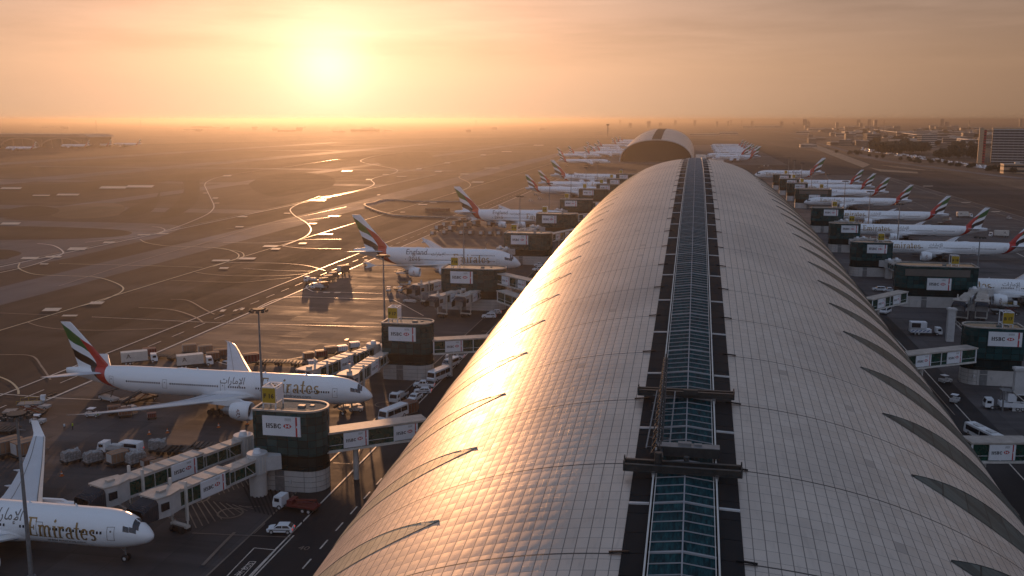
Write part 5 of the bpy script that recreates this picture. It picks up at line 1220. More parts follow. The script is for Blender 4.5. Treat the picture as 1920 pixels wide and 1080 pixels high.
# ---------------------------------------------------------------- placing the aircraft
SL = 'airliners parked nose in on the sunlit side'; SR = 'airliners parked nose in on the shaded side'; SF = 'airliners parked at the distant concourse'
a777 = make_airliner('twin_jet_airliner', T777, 'long twin jet with flag coloured tail parked beside the F 16 gate tower', SL)
a330 = make_airliner('twin_jet_airliner', T330, 'shorter twin jet with upturned wingtips, nose and far wing showing in the bottom corner', SL)
a380 = make_airliner('double_deck_airliner', T380, 'double deck jet with England slogan, the nearer of two of them', SL, special='cup')
def put(proto, X, Y, rz, label, group, s=None): return place(proto, (X, Y, 0), rz, label, group, s)
put(a777, -104.3, 192.5, 0, None, None)
put(a330, -105.2, 119.4, 0, None, None)
put(a380, -106.2, 388.5, 0, None, None)
put(a380, -106.2, 566, 0, 'double deck jet with England slogan, farther one half hidden behind the fourth gate tower', SL)
put(a777, -103, 800, 0, 'twin jet first behind the two slogan jets on the sunlit side', SL)
put(a777, -103, 868, 0, 'twin jet second behind the two slogan jets on the sunlit side', SL)
put(a380, -106, 960, 0, 'double deck jet last in the sunlit row before the bare taxiway', SL)
RX = 115.5
for Y, l in [(360, 'twin jet cut by the picture edge, its engine beside the wide shaded gate tower'), (469, 'twin jet on the shaded side whose red fin leaves the picture'), (541.5, 'twin jet with the nearest whole tail on the shaded side'), (621.5, 'twin jet with the second whole tail on the shaded side'), (725, 'twin jet with the third whole tail on the shaded side'), (810, 'twin jet with the fourth whole tail on the shaded side'), (872, 'twin jet with the fifth whole tail on the shaded side'), (934, 'twin jet with the sixth whole tail on the shaded side')]:
    put(a777, RX, Y, PI, l, SR)
put(a380, 98.5, 1064, PI, 'double deck jet last and farthest in the shaded row', SR)
# distant stands
def fin_at(px, py, proto, rz, label, group, tip=18.5, off=36.3):
    p = G(px, py, tip); put(proto, p.x+(off if rz == 0 else -off), p.y, rz, label, group)
fl = 'hazy airliner in the crowded row left of the distant concourse'
fin_at(1048, 285, a777, 0, 'hazy twin jet with whole white body, nearest one at the distant concourse', SF)
fin_at(1045, 276.5, a777, 0, 'hazy airliner whose tail stands highest at the outer end of the distant row', SF)
for px, py in [(1066, 273.5), (1095, 274), (1106, 272), (1115, 269), (1100, 266), (1120, 262.5), (1147, 259), (1154, 256.5), (1161, 255)]: fin_at(px, py, a777, 0, fl, SF)
fr = 'hazy airliner in the tight fan of tails right of the distant concourse'
for px, py in [(1425, 274), (1407, 271.5)]: fin_at(px, py, a380, PI, 'hazy double deck jet fronting the fan of tails right of the distant concourse', 'double deck jets in the fan of tails', tip=24.1, off=34.9)
for px, py in [(1420, 273), (1414, 271), (1410, 269), (1404, 267), (1399, 264.5), (1394, 262)]: fin_at(px, py, a777, PI, fr, 'airliners in the fan of tails')
fh = ['remote airliner standing alone before the dark hangar', 'remote airliner first of three side by side past the hangar', 'remote airliner in the middle of three past the hangar', 'remote airliner last of three past the hangar']
for (px, py), l in zip([(66, 266), (166, 262.5), (207, 261.5), (262, 260.5)], fh): fin_at(px, py, a777, PI, l, 'remote airliners before the hangar', off=34)

# masts
for i, y in enumerate([111.4, 186.2, 270, 371.5, 498, 604, 711, 811, 905]):
    lab = ['tall floodlight mast crossing the wide body jet in the bottom corner', 'tall floodlight mast crossing the long twin jet near its name', 'tall floodlight mast behind the F 17 gate tower', 'tall floodlight mast crossing the nearer slogan jet', 'tall floodlight mast crossing the farther slogan jet'][i] if i < 5 else 'floodlight mast, %s of the row along the sunlit stands' % ord_[i]
    place(mast, (-90, y, 0), 0, lab, 'tall floodlight masts between the stands')
for i, y in enumerate([352, 486, 567, 660, 745, 845, 927, 998, 1055]):
    place(mast, (97, y, 0), 0, 'floodlight mast, %s of the row along the shaded stands' % ord_[i], 'tall floodlight masts on the shaded side')

# vehicles
def veh(proto, px, rz, label, s=None, dz=.1): p = G(*px); return place(proto, (p.x, p.y, dz), R(rz), label, None, s)
veh(hatch, (527, 999), 188, 'white hatchback with dark stripe parked at the edge of the dark service road')
veh(tow, (556, 957), 172, 'dark red recovery truck with crane boom below the F 16 gate tower')
veh(bus, (738, 786), 248, 'white roofed bus beside a brown box near the walkway')
veh(light_truck, (748, 752), 262, 'small white cab truck facing the viewer behind the bus')
veh(pickup, (778, 752), 262, 'pale pickup seen from its tail beside the small cab truck')
veh(hatch, (793, 738), 190, 'white car close behind the pale pickup on the service road')
veh(pickup, (795, 727), 185, 'white pickup parked across behind the two white cars')
veh(bus, (823, 712), 252, 'white minibus parked in the column below the F 17 gate tower')
veh(van, (845, 688), 252, 'white van behind the minibus below the F 17 walkway', 1.15)
veh(pickup, (853, 673), 182, 'white pickup directly under the F 17 walkway')
veh(suv, (917, 597), 188, 'white four wheel drive nearest the roof edge past the F 17 tower')
veh(hatch, (929, 589), 190, 'white car half hidden behind the white four wheel drive')
for i, (px, pr, l) in enumerate([((1012, 500), pickup, 'white pickup close to the nose of the nearer slogan jet'), ((1022, 494), hatch, 'white car beside the pickup close to the nose of the nearer slogan jet'), ((1008, 508), suv, 'pale car lowest of three by the nose of the nearer slogan jet')]): veh(pr, px, 190+i*20, l)
veh(hil, (1735, 628), 2, 'white and blue high lift truck under the wide shaded gate tower')
veh(suv, (1648, 546), 178, 'white four wheel drive at the roof edge on the shaded side'); veh(pickup, (1668, 548), 182, 'white pickup beside the four wheel drive on the shaded side')
veh(abus, (1845, 826), 110, 'white bus seen from above with two roof coolers on the shaded road', .8)
veh(hil, (1885, 768), 178, 'blue striped white lift truck under the rounded B 17 gate tower')
veh(tug, (1772, 718), 30, 'small tug with pale roof in the dark between the shaded tower and walkway'); veh(van, (1660, 588), 240, 'pale van just visible at the roof edge under the upper shaded walkway'); veh(tug, (1790, 755), 60, 'small tug at the roof edge below the shaded walkway')
veh(cater, (262, 682), 35, 'white catering truck body nearest the tail of the long twin jet'); veh(cater, (366, 688), 35, 'white catering truck body behind the middle of the long twin jet')
veh(belt, (205, 752), -20, 'belt loader and engine unit under the tail of the long twin jet'); veh(loader, (262, 755), 65, 'cargo loader raised to the open rear hold of the long twin jet'); veh(belt, (232, 772), 55, 'conveyor slanting up behind the near wing of the long twin jet')
veh(belt, (655, 768), 40, 'belt loader under the nose of the long twin jet'); veh(tug, (668, 772), 10, 'tug below the nose of the long twin jet')
veh(loader, (50, 782), 20, 'grey loader with red skirt parked by the apron edge line'); veh(tug, (72, 795), 10, 'white topped tug beside the grey loader'); veh(belt, (72, 768), 12, 'belt loader behind the grey loader at the apron edge')
veh(tug, (175, 782), 5, 'tug near the near wingtip of the long twin jet'); veh(van, (243, 848), 176, 'white van behind the row of netted loads', 1.1); veh(light_truck, (215, 851), 180, 'flat truck in front of the white van')
veh(loader, (755, 545), 10, 'loader under the near wing of the nearer slogan jet', .8); veh(tug, (729, 547), 100, 'first of two tugs between the mast and the empty stand'); veh(tug, (751, 547), 95, 'second of two tugs between the mast and the empty stand')
veh(belt, (770, 568), 170, 'yellowish belt loader beside the leftmost of the three jet bridges'); veh(belt, (755, 515), 5, 'belt loader by the engine of the nearer slogan jet'); veh(tug, (688, 496), 0, 'red brown tug under the tail of the nearer slogan jet')
veh(light_truck, (598, 543), 165, 'small white cab truck at the corner of the curved apron line'); veh(light_truck, (585, 530), 175, 'dark truck with a pale load at the road edge beside the sunlit trailers')
veh(cater, (1808, 408), 10, 'white high truck beyond the tails on the shaded side', 1.1); veh(cater, (1872, 445), 170, 'white high truck close to the red fin on the shaded side', 1.1); veh(tug, (1892, 411), 0, 'dark tug far out on the shaded taxiway'); veh(loader, (1772, 422), 0, 'loader with red cover between two shaded twin jets')
veh(loader, (1885, 590), 0, 'dark red loader behind the engine at the picture edge on the shaded side'); veh(tug, (1860, 478), 0, 'tug under the fin of a shaded twin jet')
# containers and loads, each on its own dolly
n_ = [0]
def load(px, kind, rz, label, dol=True, s=1.0, dl=None, group=None):
    p = G(*px); z = .1
    if dol: place(dolly, (p.x, p.y, .08), R(rz), dl or ' '.join(('dolly under the '+label).split()[:16]), 'cargo dollies on the apron', s); z = .08+.70*s
    return place(kind, (p.x, p.y, z), R(rz), label, group, s)
load((17, 855), cont['tan'], 62, 'long brown container leftmost in the row beyond the near wing', s=1.5); load((50, 858), cont['tan'], 62, 'long brown container second in the row beyond the near wing', s=1.5)
load((58, 878), net, 60, 'white netted load just left of the near upturned wing', s=.9); load((134, 868), net, 60, 'netted load first to the right of the upturned wing'); load((175, 870), net, 60, 'netted load second to the right of the upturned wing')
load((222, 872), cont['tan'], 62, 'tan container between two netted loads', s=1.15); load((255, 872), net, 62, 'tall white netted load beside the two small crates', s=1.05)
load((278, 873), cont['brown'], 60, 'small brown crate beside the tall white netted load', s=.8, dol=False); load((297, 876), cont['tan'], 60, 'small pale topped crate in front of the brown crate', s=.8, dol=False)
load((296, 847), net, 20, 'dark heaped load behind the crates'); 
for px, l in [((340, 850), 'empty dark dolly between the heaped load and the near jet bridge'), ((383, 843), 'empty dark dolly with upright sides behind the near jet bridge'), ((308, 672), 'empty dark dolly left of the maroon containers'), ((335, 675), 'empty dark dolly in front of the maroon containers'), ((508, 683), 'first dark empty dolly past the far wing of the long twin jet'), ((538, 684), 'second dark empty dolly past the far wing of the long twin jet'), ((570, 686), 'third dark empty dolly past the far wing of the long twin jet'), ((10, 812), 'long dark empty dolly at the left picture edge'), ((320, 850), 'dark dolly coupled beside the heaped load'), ((420, 676), 'dark dolly just left of the far wing of the long twin jet')]:
    p = G(*px); place(dolly, (p.x, p.y, .08), R(8), l, 'cargo dollies on the apron')
for px, k, l, s in [((281, 670), 'maroon', 'maroon container at the apron edge behind the catering truck', 1.1), ((356, 664), 'tan', 'tall maroon and tan container left of the pair behind the long twin jet', 1.2), ((386, 666), 'tan', 'tall container right of the pair behind the long twin jet', 1.2), ((400, 678), 'brown', 'brown container beside the second catering truck', 1.1), ((415, 672), 'brown', 'brown container touching the far wing silhouette', 1.1), ((471, 684), 'maroon', 'big rounded maroon container just right of the far wing', 1.3),
                    ((579, 676), 'brown', 'upright dark brown container past the dark dollies', .95), ((586, 688), 'board', 'low white crate in front of the upright brown container', .8), ((602, 672), 'maroon', 'upright maroon container beside the far jet bridge', .95), ((620, 666), 'tan', 'tan upright container highest of the group by the jet bridge', 1.05), ((642, 662), 'board', 'flat white load behind the far jet bridge', .9), ((665, 655), 'board', 'white topped load at the rotunda end of the far jet bridge', .9),
                    ((606, 541), 'brown', 'first brown trailer behind the small cab truck on the curved line', 1.1), ((607, 533), 'tan', 'second of the sunlit trailers on the curved line', 1.1), ((616, 528), 'tan', 'third of the sunlit trailers on the curved line', 1.1), ((626, 522), 'tan', 'fourth of the sunlit trailers on the curved line', 1.1), ((644, 513), 'tan', 'wide tan container alone right of the sunlit trailers', 1.5),
                    ((235, 782), 'brown', 'brown container under the near wing of the long twin jet', .9), ((215, 778), 'brown', 'dark container beside the conveyor under the near wing', .9), ((285, 786), 'maroon', 'low dark load behind the near wing of the long twin jet', .6)]:
    load(px, cont[k], 35 if px[1] > 600 else 60, l, s=s)
gl2 = ['first', 'second', 'third', 'fourth', 'fifth', 'sixth', 'seventh']
for i, px in enumerate([(812, 442), (834, 440), (866, 441), (883, 441), (903, 442), (920, 442), (936, 442)]): load(px, cont['tan'], 85, '%s container in the straight row before the farther slogan jet' % gl2[i], s=1.15)
for i, px in enumerate([(823, 433), (836, 427), (848, 434), (855, 424), (866, 419), (876, 428), (884, 415), (893, 424), (921, 425)]): load(px, cont['tan' if i % 2 else 'brown'], 65, '%s container from the left in the loose cluster before the farther slogan jet' % (gl2+['eighth', 'ninth'])[i], s=1.5)
for i in range(6): p = G(804+i*6.6, 397); o = place(cont['brown'], (p.x, p.y, .1), 0, 'one of six brown boxes in a line on the sunlit taxiway', 'six brown boxes on the taxiway', 1.5)
for px, pr, rz in [((1005, 366), tug, 0), ((1020, 364), belt, 10), ((1012, 374), tug, 0), ((995, 378), tug, 10), ((1030, 362), loader, 0), ((1045, 309), belt, 0), ((1062, 311), tug, 0), ((1102, 311), loader, 0), ((1440, 312), tug, 0), ((1428, 316), loader, 0), ((1446, 320), tug, 0)]: 
    place(pr, (G(*px).x, G(*px).y, .1), R(rz), 'small hazy service vehicle among the far stands', 'hazy service vehicles among the far stands')
# people and cones
for pr, px, rz, l in [(P2, (121.5, 808), -60, 'person in a pale top standing on the apron, left one of two'), (P1, (136.5, 807), 200, 'person in a yellow green vest standing beside the one in a pale top'), (P1, (184, 786), 30, 'person in a bright vest at the near wingtip of the long twin jet'), (P1, (720, 700), 90, 'person at the base of the F 17 gate tower'), (P2, (912, 459), 0, 'person walking near the fourth gate tower rotundas')]:
    p = G(*px); place(pr, (p.x, p.y, .065), R(rz), l, 'ground crew standing on the apron')
for i, px in enumerate([(280, 815), (314, 812), (410, 802), (464, 796), (116, 893), (612, 895), (775, 905)]):
    p = G(*px); place(cone, (p.x, p.y, .065), 0, ['cone below the middle of the near wing of the long twin jet', 'cone right of the first one below the wing', 'cone ahead of the near engine', 'cone close to the F 16 gate tower roof', 'cone beside the upturned wing', 'cone at the foot of the F 16 gate tower', 'cone on the dark service road'][i], 'traffic cones around the aircraft', 1.25)
box = cont['brown']; p = G(763, 774); place(box, (p.x, p.y, .1), R(65), 'dark brown box beside the white roofed bus', None, 1.5)
# worksite barrier on the taxiway
mb = MB(); cap = MB()
P = smooth_line(gp([(870, 378), (790, 378), (725, 375), (700, 381), (683, 385), (700, 394), (722, 401), (745, 405), (800, 407), (866, 408), (905, 408)]), 4)
for a, b in zip(P, P[1:]): mb.bar(a+Vector((0, 0, .45)), b+Vector((0, 0, .45)), .5, .8); cap.bar(a+Vector((0, 0, .9)), b+Vector((0, 0, .9)), 1.3, .12)
e = empty('worksite_barrier'); tag(e, 'low grey barrier looping round a work area on the sunlit taxiway', 'barrier'); mb.build('barrier_wall', M['lgrey'], e); cap.build('barrier_cap', M['tan'], e)

# ---------------------------------------------------------------- hangar, city and trees in the haze
def hangar():
    e = empty('hangar', (-1520, 1990, 0)); tag(e, 'huge dark aircraft hangar with trussed roof edge at the left horizon', 'hangar')
    mb = MB(); mb.box((0, 40, 12), (330, 90, 24)); mb.build('hall', M['fard'], e)
    mb = MB(); mb.add([(-170, -8, 24), (175, -8, 24), (158, -8, 31), (-170, -8, 31), (-170, 90, 24), (175, 90, 24), (158, 90, 31), (-170, 90, 31)], [(0, 1, 2, 3), (7, 6, 5, 4), (3, 2, 6, 7), (1, 5, 6, 2), (0, 3, 7, 4), (0, 4, 5, 1)]); mb.build('roof', M['far'], e)
    for k in range(3):
        mb = MB(); c = -110+k*105; q = [Vector((c+50*math.cos(R(a)), -9, 3+19*math.sin(R(a)))) for a in range(0, 181, 12)]
        for a, b in zip(q, q[1:]): mb.bar(a, b, 1.5, 2.5)
        mb.build('door_arch', M['far'], e)
    mb = MB(); [mb.box((-150+i*25, -6, 10), (1.5, 2, 20)) for i in range(13)]; mb.build('door_post', M['far'], e)
hangar()
def block(name, w, d, h, wall, floors, cols, flat=True):
    e = empty(name)
    mb = MB(); mb.box((0, 0, h/2), (w, d, h)); b = mb.build('wall', M[wall], e)
    mb = MB(); mb.box((0, 0, h+.3), (w+.8, d+.8, .6)); mb.box((w*.2, d*.1, h+1.4), (w*.22, d*.3, 1.8)); mb.build('roof', M['farw' if flat else 'far'], e)
    for k in range(floors):
        z = (k+.55)*h/floors; mb = MB(); mb.box((0, 0, z), (w+.16, d+.16, h/floors*.42)); mb.build('window_band', M['farwin'], e)
    return e
PROT = [block('low_warehouse', 60, 34, 9, 'farw', 1, 8), block('city_building', 24, 18, 14, 'far', 4, 6), block('city_building', 38, 20, 20, 'farw', 6, 8), block('city_tower', 20, 20, 44, 'far', 12, 5), block('low_warehouse', 90, 40, 11, 'fard', 1, 10)]
GL = ['hazy low pale warehouse in the city beyond the airport', 'hazy small block of the city beyond the airport', 'hazy pale mid rise of the city beyond the airport', 'faint tower rising from the hazy horizon', 'hazy dark long shed in the city beyond the airport']
CT = ['warehouse', 'building', 'building', 'tower', 'warehouse']
for e, l, c in zip(PROT, GL, CT): tag(e, l, c, 'hazy buildings of the far city')
rnd = random.Random(3)
for i in range(165):
    Y = 2350+4700*rnd.random()**1.2; f = rnd.random(); X = Y*(.075+.30*f)+60
    if X < 150+.1*(Y-1500): X += 150
    if 390 < X < 520 and Y < 1700: continue
    k = rnd.choice([0, 0, 1, 1, 1, 1, 2, 0, 4]); s = .6+rnd.random()*.9
    place(PROT[k], (X, Y, 0), rnd.random()*.8-.4, GL[k], None, (s, s, s*(.8+.6*rnd.random())))
for i in range(26):
    Y = 6500+5000*rnd.random(); X = Y*(-.1+.45*rnd.random()); place(PROT[3], (X, Y, 0), rnd.random(), GL[3], None, (1.0, 1.0, .8+.9*rnd.random()))
for i in range(22):
    Y = 4200+3000*rnd.random(); X = -Y*(.15+.62*rnd.random()); k = rnd.choice([0, 1, 1, 4]); s = .8+.8*rnd.random(); place(PROT[k], (X, Y, 0), rnd.random()*.6, 'faint building of the sunlit left horizon' if k in (1,) else GL[k], None, (s, s, s*.8))
for (px, l, sx, sz) in [((1365, 252), 'small white building left of the hazy road bend', 1.3, 1.0), ((1322, 254), 'long white roofed building beyond the end of the ridge', 2.0, .7), ((1430, 240), 'long low hall with sunlit roof edge on the hazy horizon', 5, 1.6)]:
    p = G(*px); place(PROT[0], (p.x, p.y, 0), 0, l, None, (sx, 1, sz))
def hotel():
    p = G(1832, 306); e = empty('hotel_block', (p.x, p.y, 0), R(-14)); tag(e, 'large slab block with horizontal balconies and a sunlit end wall at the right edge', 'hotel')
    w, d, h, n = 105, 26, 50, 13
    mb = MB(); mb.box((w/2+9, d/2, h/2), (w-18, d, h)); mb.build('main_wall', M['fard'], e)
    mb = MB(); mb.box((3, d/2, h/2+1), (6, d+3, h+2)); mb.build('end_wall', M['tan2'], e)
    mb = MB(); mb.box((7.8, d/2, h/2-.5), (3.4, d, h-1)); mb.build('stair_panel', M['red'], e)
    mb = MB(); [mb.box((w/2+9, -1.0, (k+1)*h/n-.6), (w-18.5, 2.2, 1.1)) for k in range(n)]; mb.build('balcony_band', M['lgrey'], e)
    mb = MB(); [mb.box((14+i*(w-22)/13, -.12, h/2), (.5, .5, h-1)) for i in range(14)]; mb.build('fin_wall', M['far'], e)
    mb = MB(); [mb.box((7.8, -.1, (k+.6)*h/n), (2.6, .12, 1.4)) for k in range(n)]; mb.build('stair_window', M['glassd'], e)
    mb = MB(); mb.box((w/2+9, d/2, h+.8), (w-16, d+2, 1.6)); mb.box((w*.93, -1.4, h-8), (22, 1.2, 9)); mb.build('roof_sign', M['tan2'], e)
hotel()
p = G(1898, 325); o = block('gate_building', 24, 14, 11, 'tan2', 2, 5); tag(o, 'small tan building at the right edge below the slab block', 'building'); o.location = (p.x, p.y, 0)
# trees: trunk and limbs, crown of many small leaf clumps
def make_tree(seed, h, w, name='broadleaf_tree'):
    rn = random.Random(seed); e = empty(name); tag(e, 'tree', 'tree', 'trees of the hazy city side')
    mb = MB(); mb.cyl((0, 0, 0), (0, 0, h*.55), .35, .18, 8)
    for i in range(6): a = rn.random()*6.28; z = h*(.25+.3*rn.random()); mb.bar((0, 0, z), (w*.35*math.cos(a), w*.35*math.sin(a), z+h*.25), .16)
    mb.build('trunk', M['trunk'], e)
    mb = MB(); lobes = [(w*.3*(rn.random()-.5)*2, w*.3*(rn.random()-.5)*2, h*(.45+.35*rn.random()), w*(.16+.16*rn.random())) for _ in range(13)]
    for (cx, cy, cz, r) in lobes:
        for _ in range(70):
            v = Vector((rn.gauss(0, 1), rn.gauss(0, 1), rn.gauss(0, 1))).normalized()*r*(rn.random()**.35); c = Vector((cx, cy, cz))+Vector((v.x, v.y, v.z*.85)); s = .6+.7*rn.random()
            a = Vector((rn.gauss(0, 1), rn.gauss(0, 1), rn.gauss(0, 1))).normalized(); b = a.orthogonal().normalized(); mb.quad(c+a*s, c+b*s, c-a*s, c-b*s)
    mb.build('crown', M['leaf'], e, fix=False); return e
TREES = [make_tree(11, 15, 13), make_tree(5, 18, 16), make_tree(8, 12, 14)]
def tree(p, l, s=1.0): place(TREES[rnd.randrange(3)], (p.x, p.y, 0), rnd.random()*6, l, 'trees of the hazy city side', s)
for i in range(48): p = G(1645+95*rnd.random(), 286+6*rnd.random()); p.y += 70*rnd.random(); tree(p, 'tree in the long dark grove above the parked cars', 1.3)
for c, n in ((1768, 5), (1796, 6), (1824, 7)):
    for i in range(n): p = G(c-9+20*rnd.random(), 297+1.5*rnd.random()); tree(p, 'tree in one of three dark rounded groves left of the slab block', 1.25)
for i in range(16): p = G(1850+70*rnd.random(), 318+8*rnd.random()); tree(p, 'small tree at the foot of the slab block', .5)
for i in range(150): Y = 1900+3800*rnd.random(); X = Y*(.12+.27*rnd.random())+80; tree(Vector((X, Y, 0)), 'scattered hazy tree among the far city blocks', .7+.7*rnd.random())
for i in range(40): p = G(1640+280*rnd.random(), 0+300+rnd.random()); t_ = rnd.random(); p = G(1560+360*t_, 283+t_*42+rnd.random()*5); tree(p, 'low tree lining the road by the parked cars', .42)
# glinting parked cars
mb = MB(); mb.prism([(-2.1, .3), (2.1, .3), (2.1, .9), (1.1, 1.0), (.5, 1.45), (-1.2, 1.45), (-2.0, 1.0)], lambda x, z: .88); pc = mb.build('parked_car', M['white']); tag(pc, 'parked car glinting in the long car park below the dark grove', 'car', 'parked cars below the grove')
mb = MB(); [mb.box((-.3, s*.9, 1.15), (2, .03, .35)) for s in (-1, 1)]; mb.build('window_band', M['glassd'], pc)
for i in range(170):
    t_ = rnd.random(); p = G(1615+285*t_, 277+t_*44+rnd.random()*(6-2*t_)); place(pc, (p.x, p.y, .05), rnd.random()*.5+(PI/2 if i % 3 else 0), None, None, 1.25+.3*rnd.random())
# airport perimeter road and elevated road
def road(name, pts, w, z, m, kind='structure', thick=.3):
    P = smooth_line(gp(pts)); mb = MB()
    for a, b in zip(P, P[1:]):
        d = b-a; n = Vector((-d.y, d.x, 0)).normalized()*w/2; u = Vector((0, 0, z)); l = Vector((0, 0, thick))
        mb.add([a+n+u, a-n+u, b-n+u, b+n+u, a+n+u-l, a-n+u-l, b-n+u-l, b+n+u-l], [(0, 1, 2, 3), (0, 4, 5, 1), (3, 2, 6, 7), (0, 3, 7, 4), (1, 5, 6, 2)])
    return mb, P
mb, P = road('', [(1490, 258), (1560, 276), (1640, 298), (1760, 316), (1920, 336)], 16, .5, 'band'); struct(mb.build('perimeter_road', M['band']))
mb, P = road('', [(1450, 246), (1530, 256), (1600, 262), (1660, 270), (1920, 297)], 26, .5, 'road'); struct(mb.build('city_road', M['band']))
e = empty('elevated_road'); tag(e, 'elevated road catching the sun left of the slab block', 'viaduct')
mb, P = road('', [(1640, 247), (1700, 256), (1760, 263), (1830, 272)], 14, 13, 'tan2', thick=2.0); mb.build('deck', M['farw'], e)
for q in P[::3]: mb = MB(); mb.cyl((q.x, q.y, 0), (q.x, q.y, 11), 1.3, n=8); mb.build('pier', M['far'], e)
# masts and pylons on the horizon
ml = MB(); ml.bar((0, 0, 0), (0, 0, 60), 1.2); [ml.bar((-4, 0, z), (4, 0, z), .8) for z in (50, 57)]; py = ml.build('lattice_pylon', M['dsteel']); tag(py, 'thin pylon standing above the hazy horizon', 'pylon', 'pylons on the horizon')
for px, Y in [((1512, 218), 5200), ((1653, 218), 4700), ((1812, 218), 4300), ((893, 228), 5200), ((268, 240), 5200), ((185, 240), 4200), ((1388, 222), 5600)]:
    d = G(px[0], 300); f = Y/d.y; place(py, (d.x*f, Y, 0), 0)
# control tower of the far concourse
ct = empty('control_tower', (-330, 3700, 0)); ct.scale = (.7, .7, .75); tag(ct, 'slender control tower left of the distant concourse', 'control tower')
mb = MB(); mb.cyl((0, 0, 0), (0, 0, 55), 4, 3, 14); mb.build('shaft', M['far'], ct); mb = MB(); mb.cyl((0, 0, 55), (0, 0, 62), 7, 9, 14); mb.build('cab', M['farwin'], ct); mb = MB(); mb.cyl((0, 0, 62), (0, 0, 63.5), 9.5, 8, 14); mb.build('roof', M['farw'], ct)
# link buildings between the two concourses
for x, y, w, d, h, l in [(14, 1330, 46, 60, 9, 'dark low link building between the long terminal and the distant concourse'), (-10, 1250, 50, 120, 8, 'low link roof just beyond the visible end of the ridge'), (8, 1420, 14, 220, 10, 'narrow pale link bridge leading to the distant concourse')]:
    o = block('link_building', w, d, h, 'fard' if 'dark' in l else 'far', 2, max(3, int(w/8))); tag(o, l, 'building'); o.location = (x, y, 0)

# ---------------------------------------------------------------- air, sky, sun
SA, SE = R(21.3), R(3.05)
SD = Vector((-math.sin(SA)*math.cos(SE), math.cos(SA)*math.cos(SE), math.sin(SE)))
hz = bpy.data.materials.new('haze'); hz.use_nodes = True; nt = hz.node_tree; nt.nodes.clear()
out = nt.nodes.new('ShaderNodeOutputMaterial'); pv = nt.nodes.new('ShaderNodeVolumePrincipled'); nt.links.new(pv.outputs[0], out.inputs['Volume'])
pv.inputs['Color'].default_value = (.43, .40, .37, 1); pv.inputs['Density'].default_value = HAZE; pv.inputs['Anisotropy'].default_value = .74
mb = MB(); mb.add([(-88000, -1500, -1), (88000, -1500, -1), (88000, 88000, -1), (-88000, 88000, -1), (-88000, -1500, 76), (88000, -1500, 76), (88000, 88000, 76), (-88000, 88000, 76)], [(3, 2, 1, 0), (4, 5, 6, 7), (0, 1, 5, 4), (1, 2, 6, 5), (2, 3, 7, 6), (3, 0, 4, 7)])
tag(mb.build('haze', hz), kind='stuff')
sun = bpy.data.lights.new('sun', 'SUN'); sun.energy = SUN_E; sun.angle = R(.6); sun.color = SUN_C
so = bpy.data.objects.new('sun', sun); COL.objects.link(so); so.rotation_euler = SD.to_track_quat('Z', 'Y').to_euler()
world = bpy.data.worlds.new('World'); scene.world = world; world.use_nodes = True; t = NT(world.node_tree); bg = t.n['Background']
sk = t.node('ShaderNodeTexSky', sky_type='NISHITA'); sk.sun_disc = False; sk.sun_elevation = SE; sk.sun_rotation = -SA; sk.air_density = 1.6; sk.dust_density = 4.0; sk.ozone_density = 1.5
dv = t.node('ShaderNodeTexCoord').outputs['Generated']
nm = t.node('ShaderNodeVectorMath', operation='NORMALIZE'); t.link(dv, nm.inputs[0]); D = nm.outputs[0]
sep = t.node('ShaderNodeSeparateXYZ'); t.link(D, sep.inputs[0]); el = sep.outputs[2]
dt = t.node('ShaderNodeVectorMath', operation='DOT_PRODUCT'); t.link(D, dt.inputs[0]); dt.inputs[1].default_value = SD; c = t.math('MAXIMUM', dt.outputs['Value'], 0.0)
def scale(col, f):
    n = t.node('ShaderNodeVectorMath', operation='SCALE'); t.put(n.inputs[0], col); t.put(n.inputs['Scale'], f); return n.outputs[0]
def add(a, b):
    n = t.node('ShaderNodeVectorMath', operation='ADD'); t.put(n.inputs[0], a); t.put(n.inputs[1], b); return n.outputs[0]
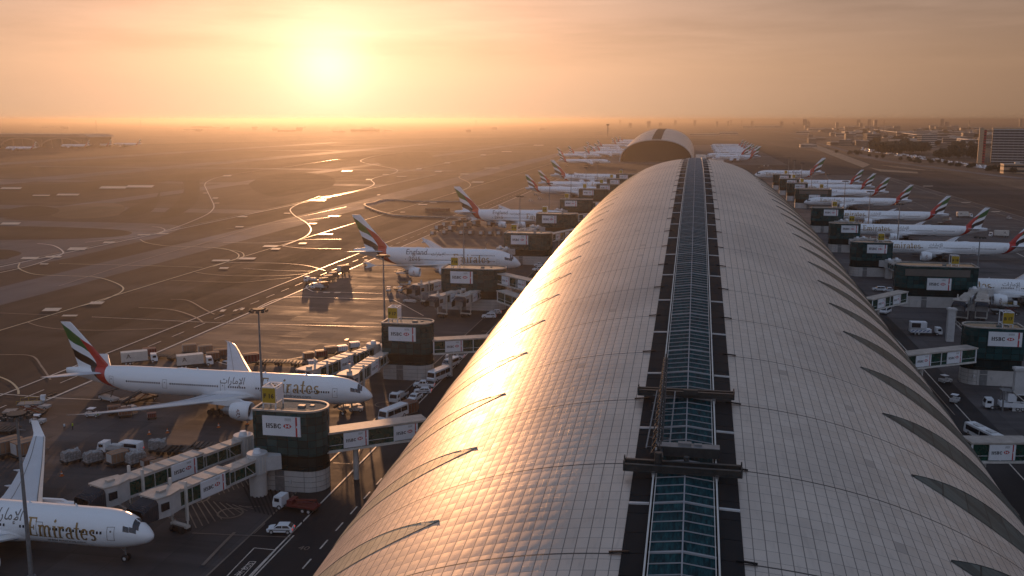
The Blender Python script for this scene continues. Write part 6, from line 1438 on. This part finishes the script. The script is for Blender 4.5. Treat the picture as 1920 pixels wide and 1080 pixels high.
# dusty evening sky: warm at the horizon, grey rose above, slate overhead
base = t.ramp(t.math('MAXIMUM', el, 0.0), SKY_STOPS)
mp = t.node('ShaderNodeMapping'); mp.inputs['Scale'].default_value = (1.6, 1.6, 14); mp.inputs['Rotation'].default_value = (R(4), R(-5), 0); t.link(D, mp.inputs[0])
cl = t.sstep(t.noise(mp.outputs[0], 2.2, 7, .58), .42, .72)
mp2 = t.node('ShaderNodeMapping'); mp2.inputs['Scale'].default_value = (3, 3, 34); mp2.inputs['Location'].default_value = (3, 1, 0); t.link(D, mp2.inputs[0])
cl2 = t.sstep(t.noise(mp2.outputs[0], 2.0, 5, .55), .5, .75)
hi = t.sstep(el, .015, .10)
az = t.math('POWER', c, 7.0)
side = t.math('MAXIMUM', t.math('ADD', .30, t.math('MULTIPLY', az, .88)), t.sstep(el, .25, .55))
cool = t.ramp(t.math('MAXIMUM', el, 0.0), COOL_STOPS)
col = t.mix(t.sstep(dt.outputs['Value'], -.1, .62), cool, scale(base, side))
tot = add(add(add(scale((1.0, .57, .31), t.math('MULTIPLY', t.math('POWER', c, 26.0), G1)), scale((1.0, .71, .46), t.math('MULTIPLY', t.math('POWER', c, 110.0), G2))), scale((1.0, .84, .62), t.math('MULTIPLY', t.math('POWER', c, 600.0), G3))), scale((1.0, .93, .8), t.math('MULTIPLY', t.math('POWER', c, 2400.0), G4)))
col = add(col, tot)
col = t.mix(t.math('MULTIPLY', t.math('MULTIPLY', cl, hi), .45), col, scale(col, .62))
col = t.mix(t.math('MULTIPLY', t.math('MULTIPLY', cl2, hi), .35), col, scale(add(col, (.02, .012, .008)), 1.3))
allc = add(scale(sk.outputs[0], NIS), scale(col, CST))
t.link(allc, bg.inputs['Color']); bg.inputs['Strength'].default_value = .1
scene.view_settings.view_transform = 'Standard'; scene.view_settings.look = 'None'; scene.view_settings.exposure = EXPO; scene.view_settings.gamma = 1
cy = scene.cycles; cy.use_denoising = True; cy.max_bounces = 5; cy.diffuse_bounces = 2; cy.glossy_bounces = 3; cy.transmission_bounces = 2; cy.volume_bounces = 0; cy.sample_clamp_indirect = 3
cy.use_adaptive_sampling = True; cy.adaptive_threshold = .02
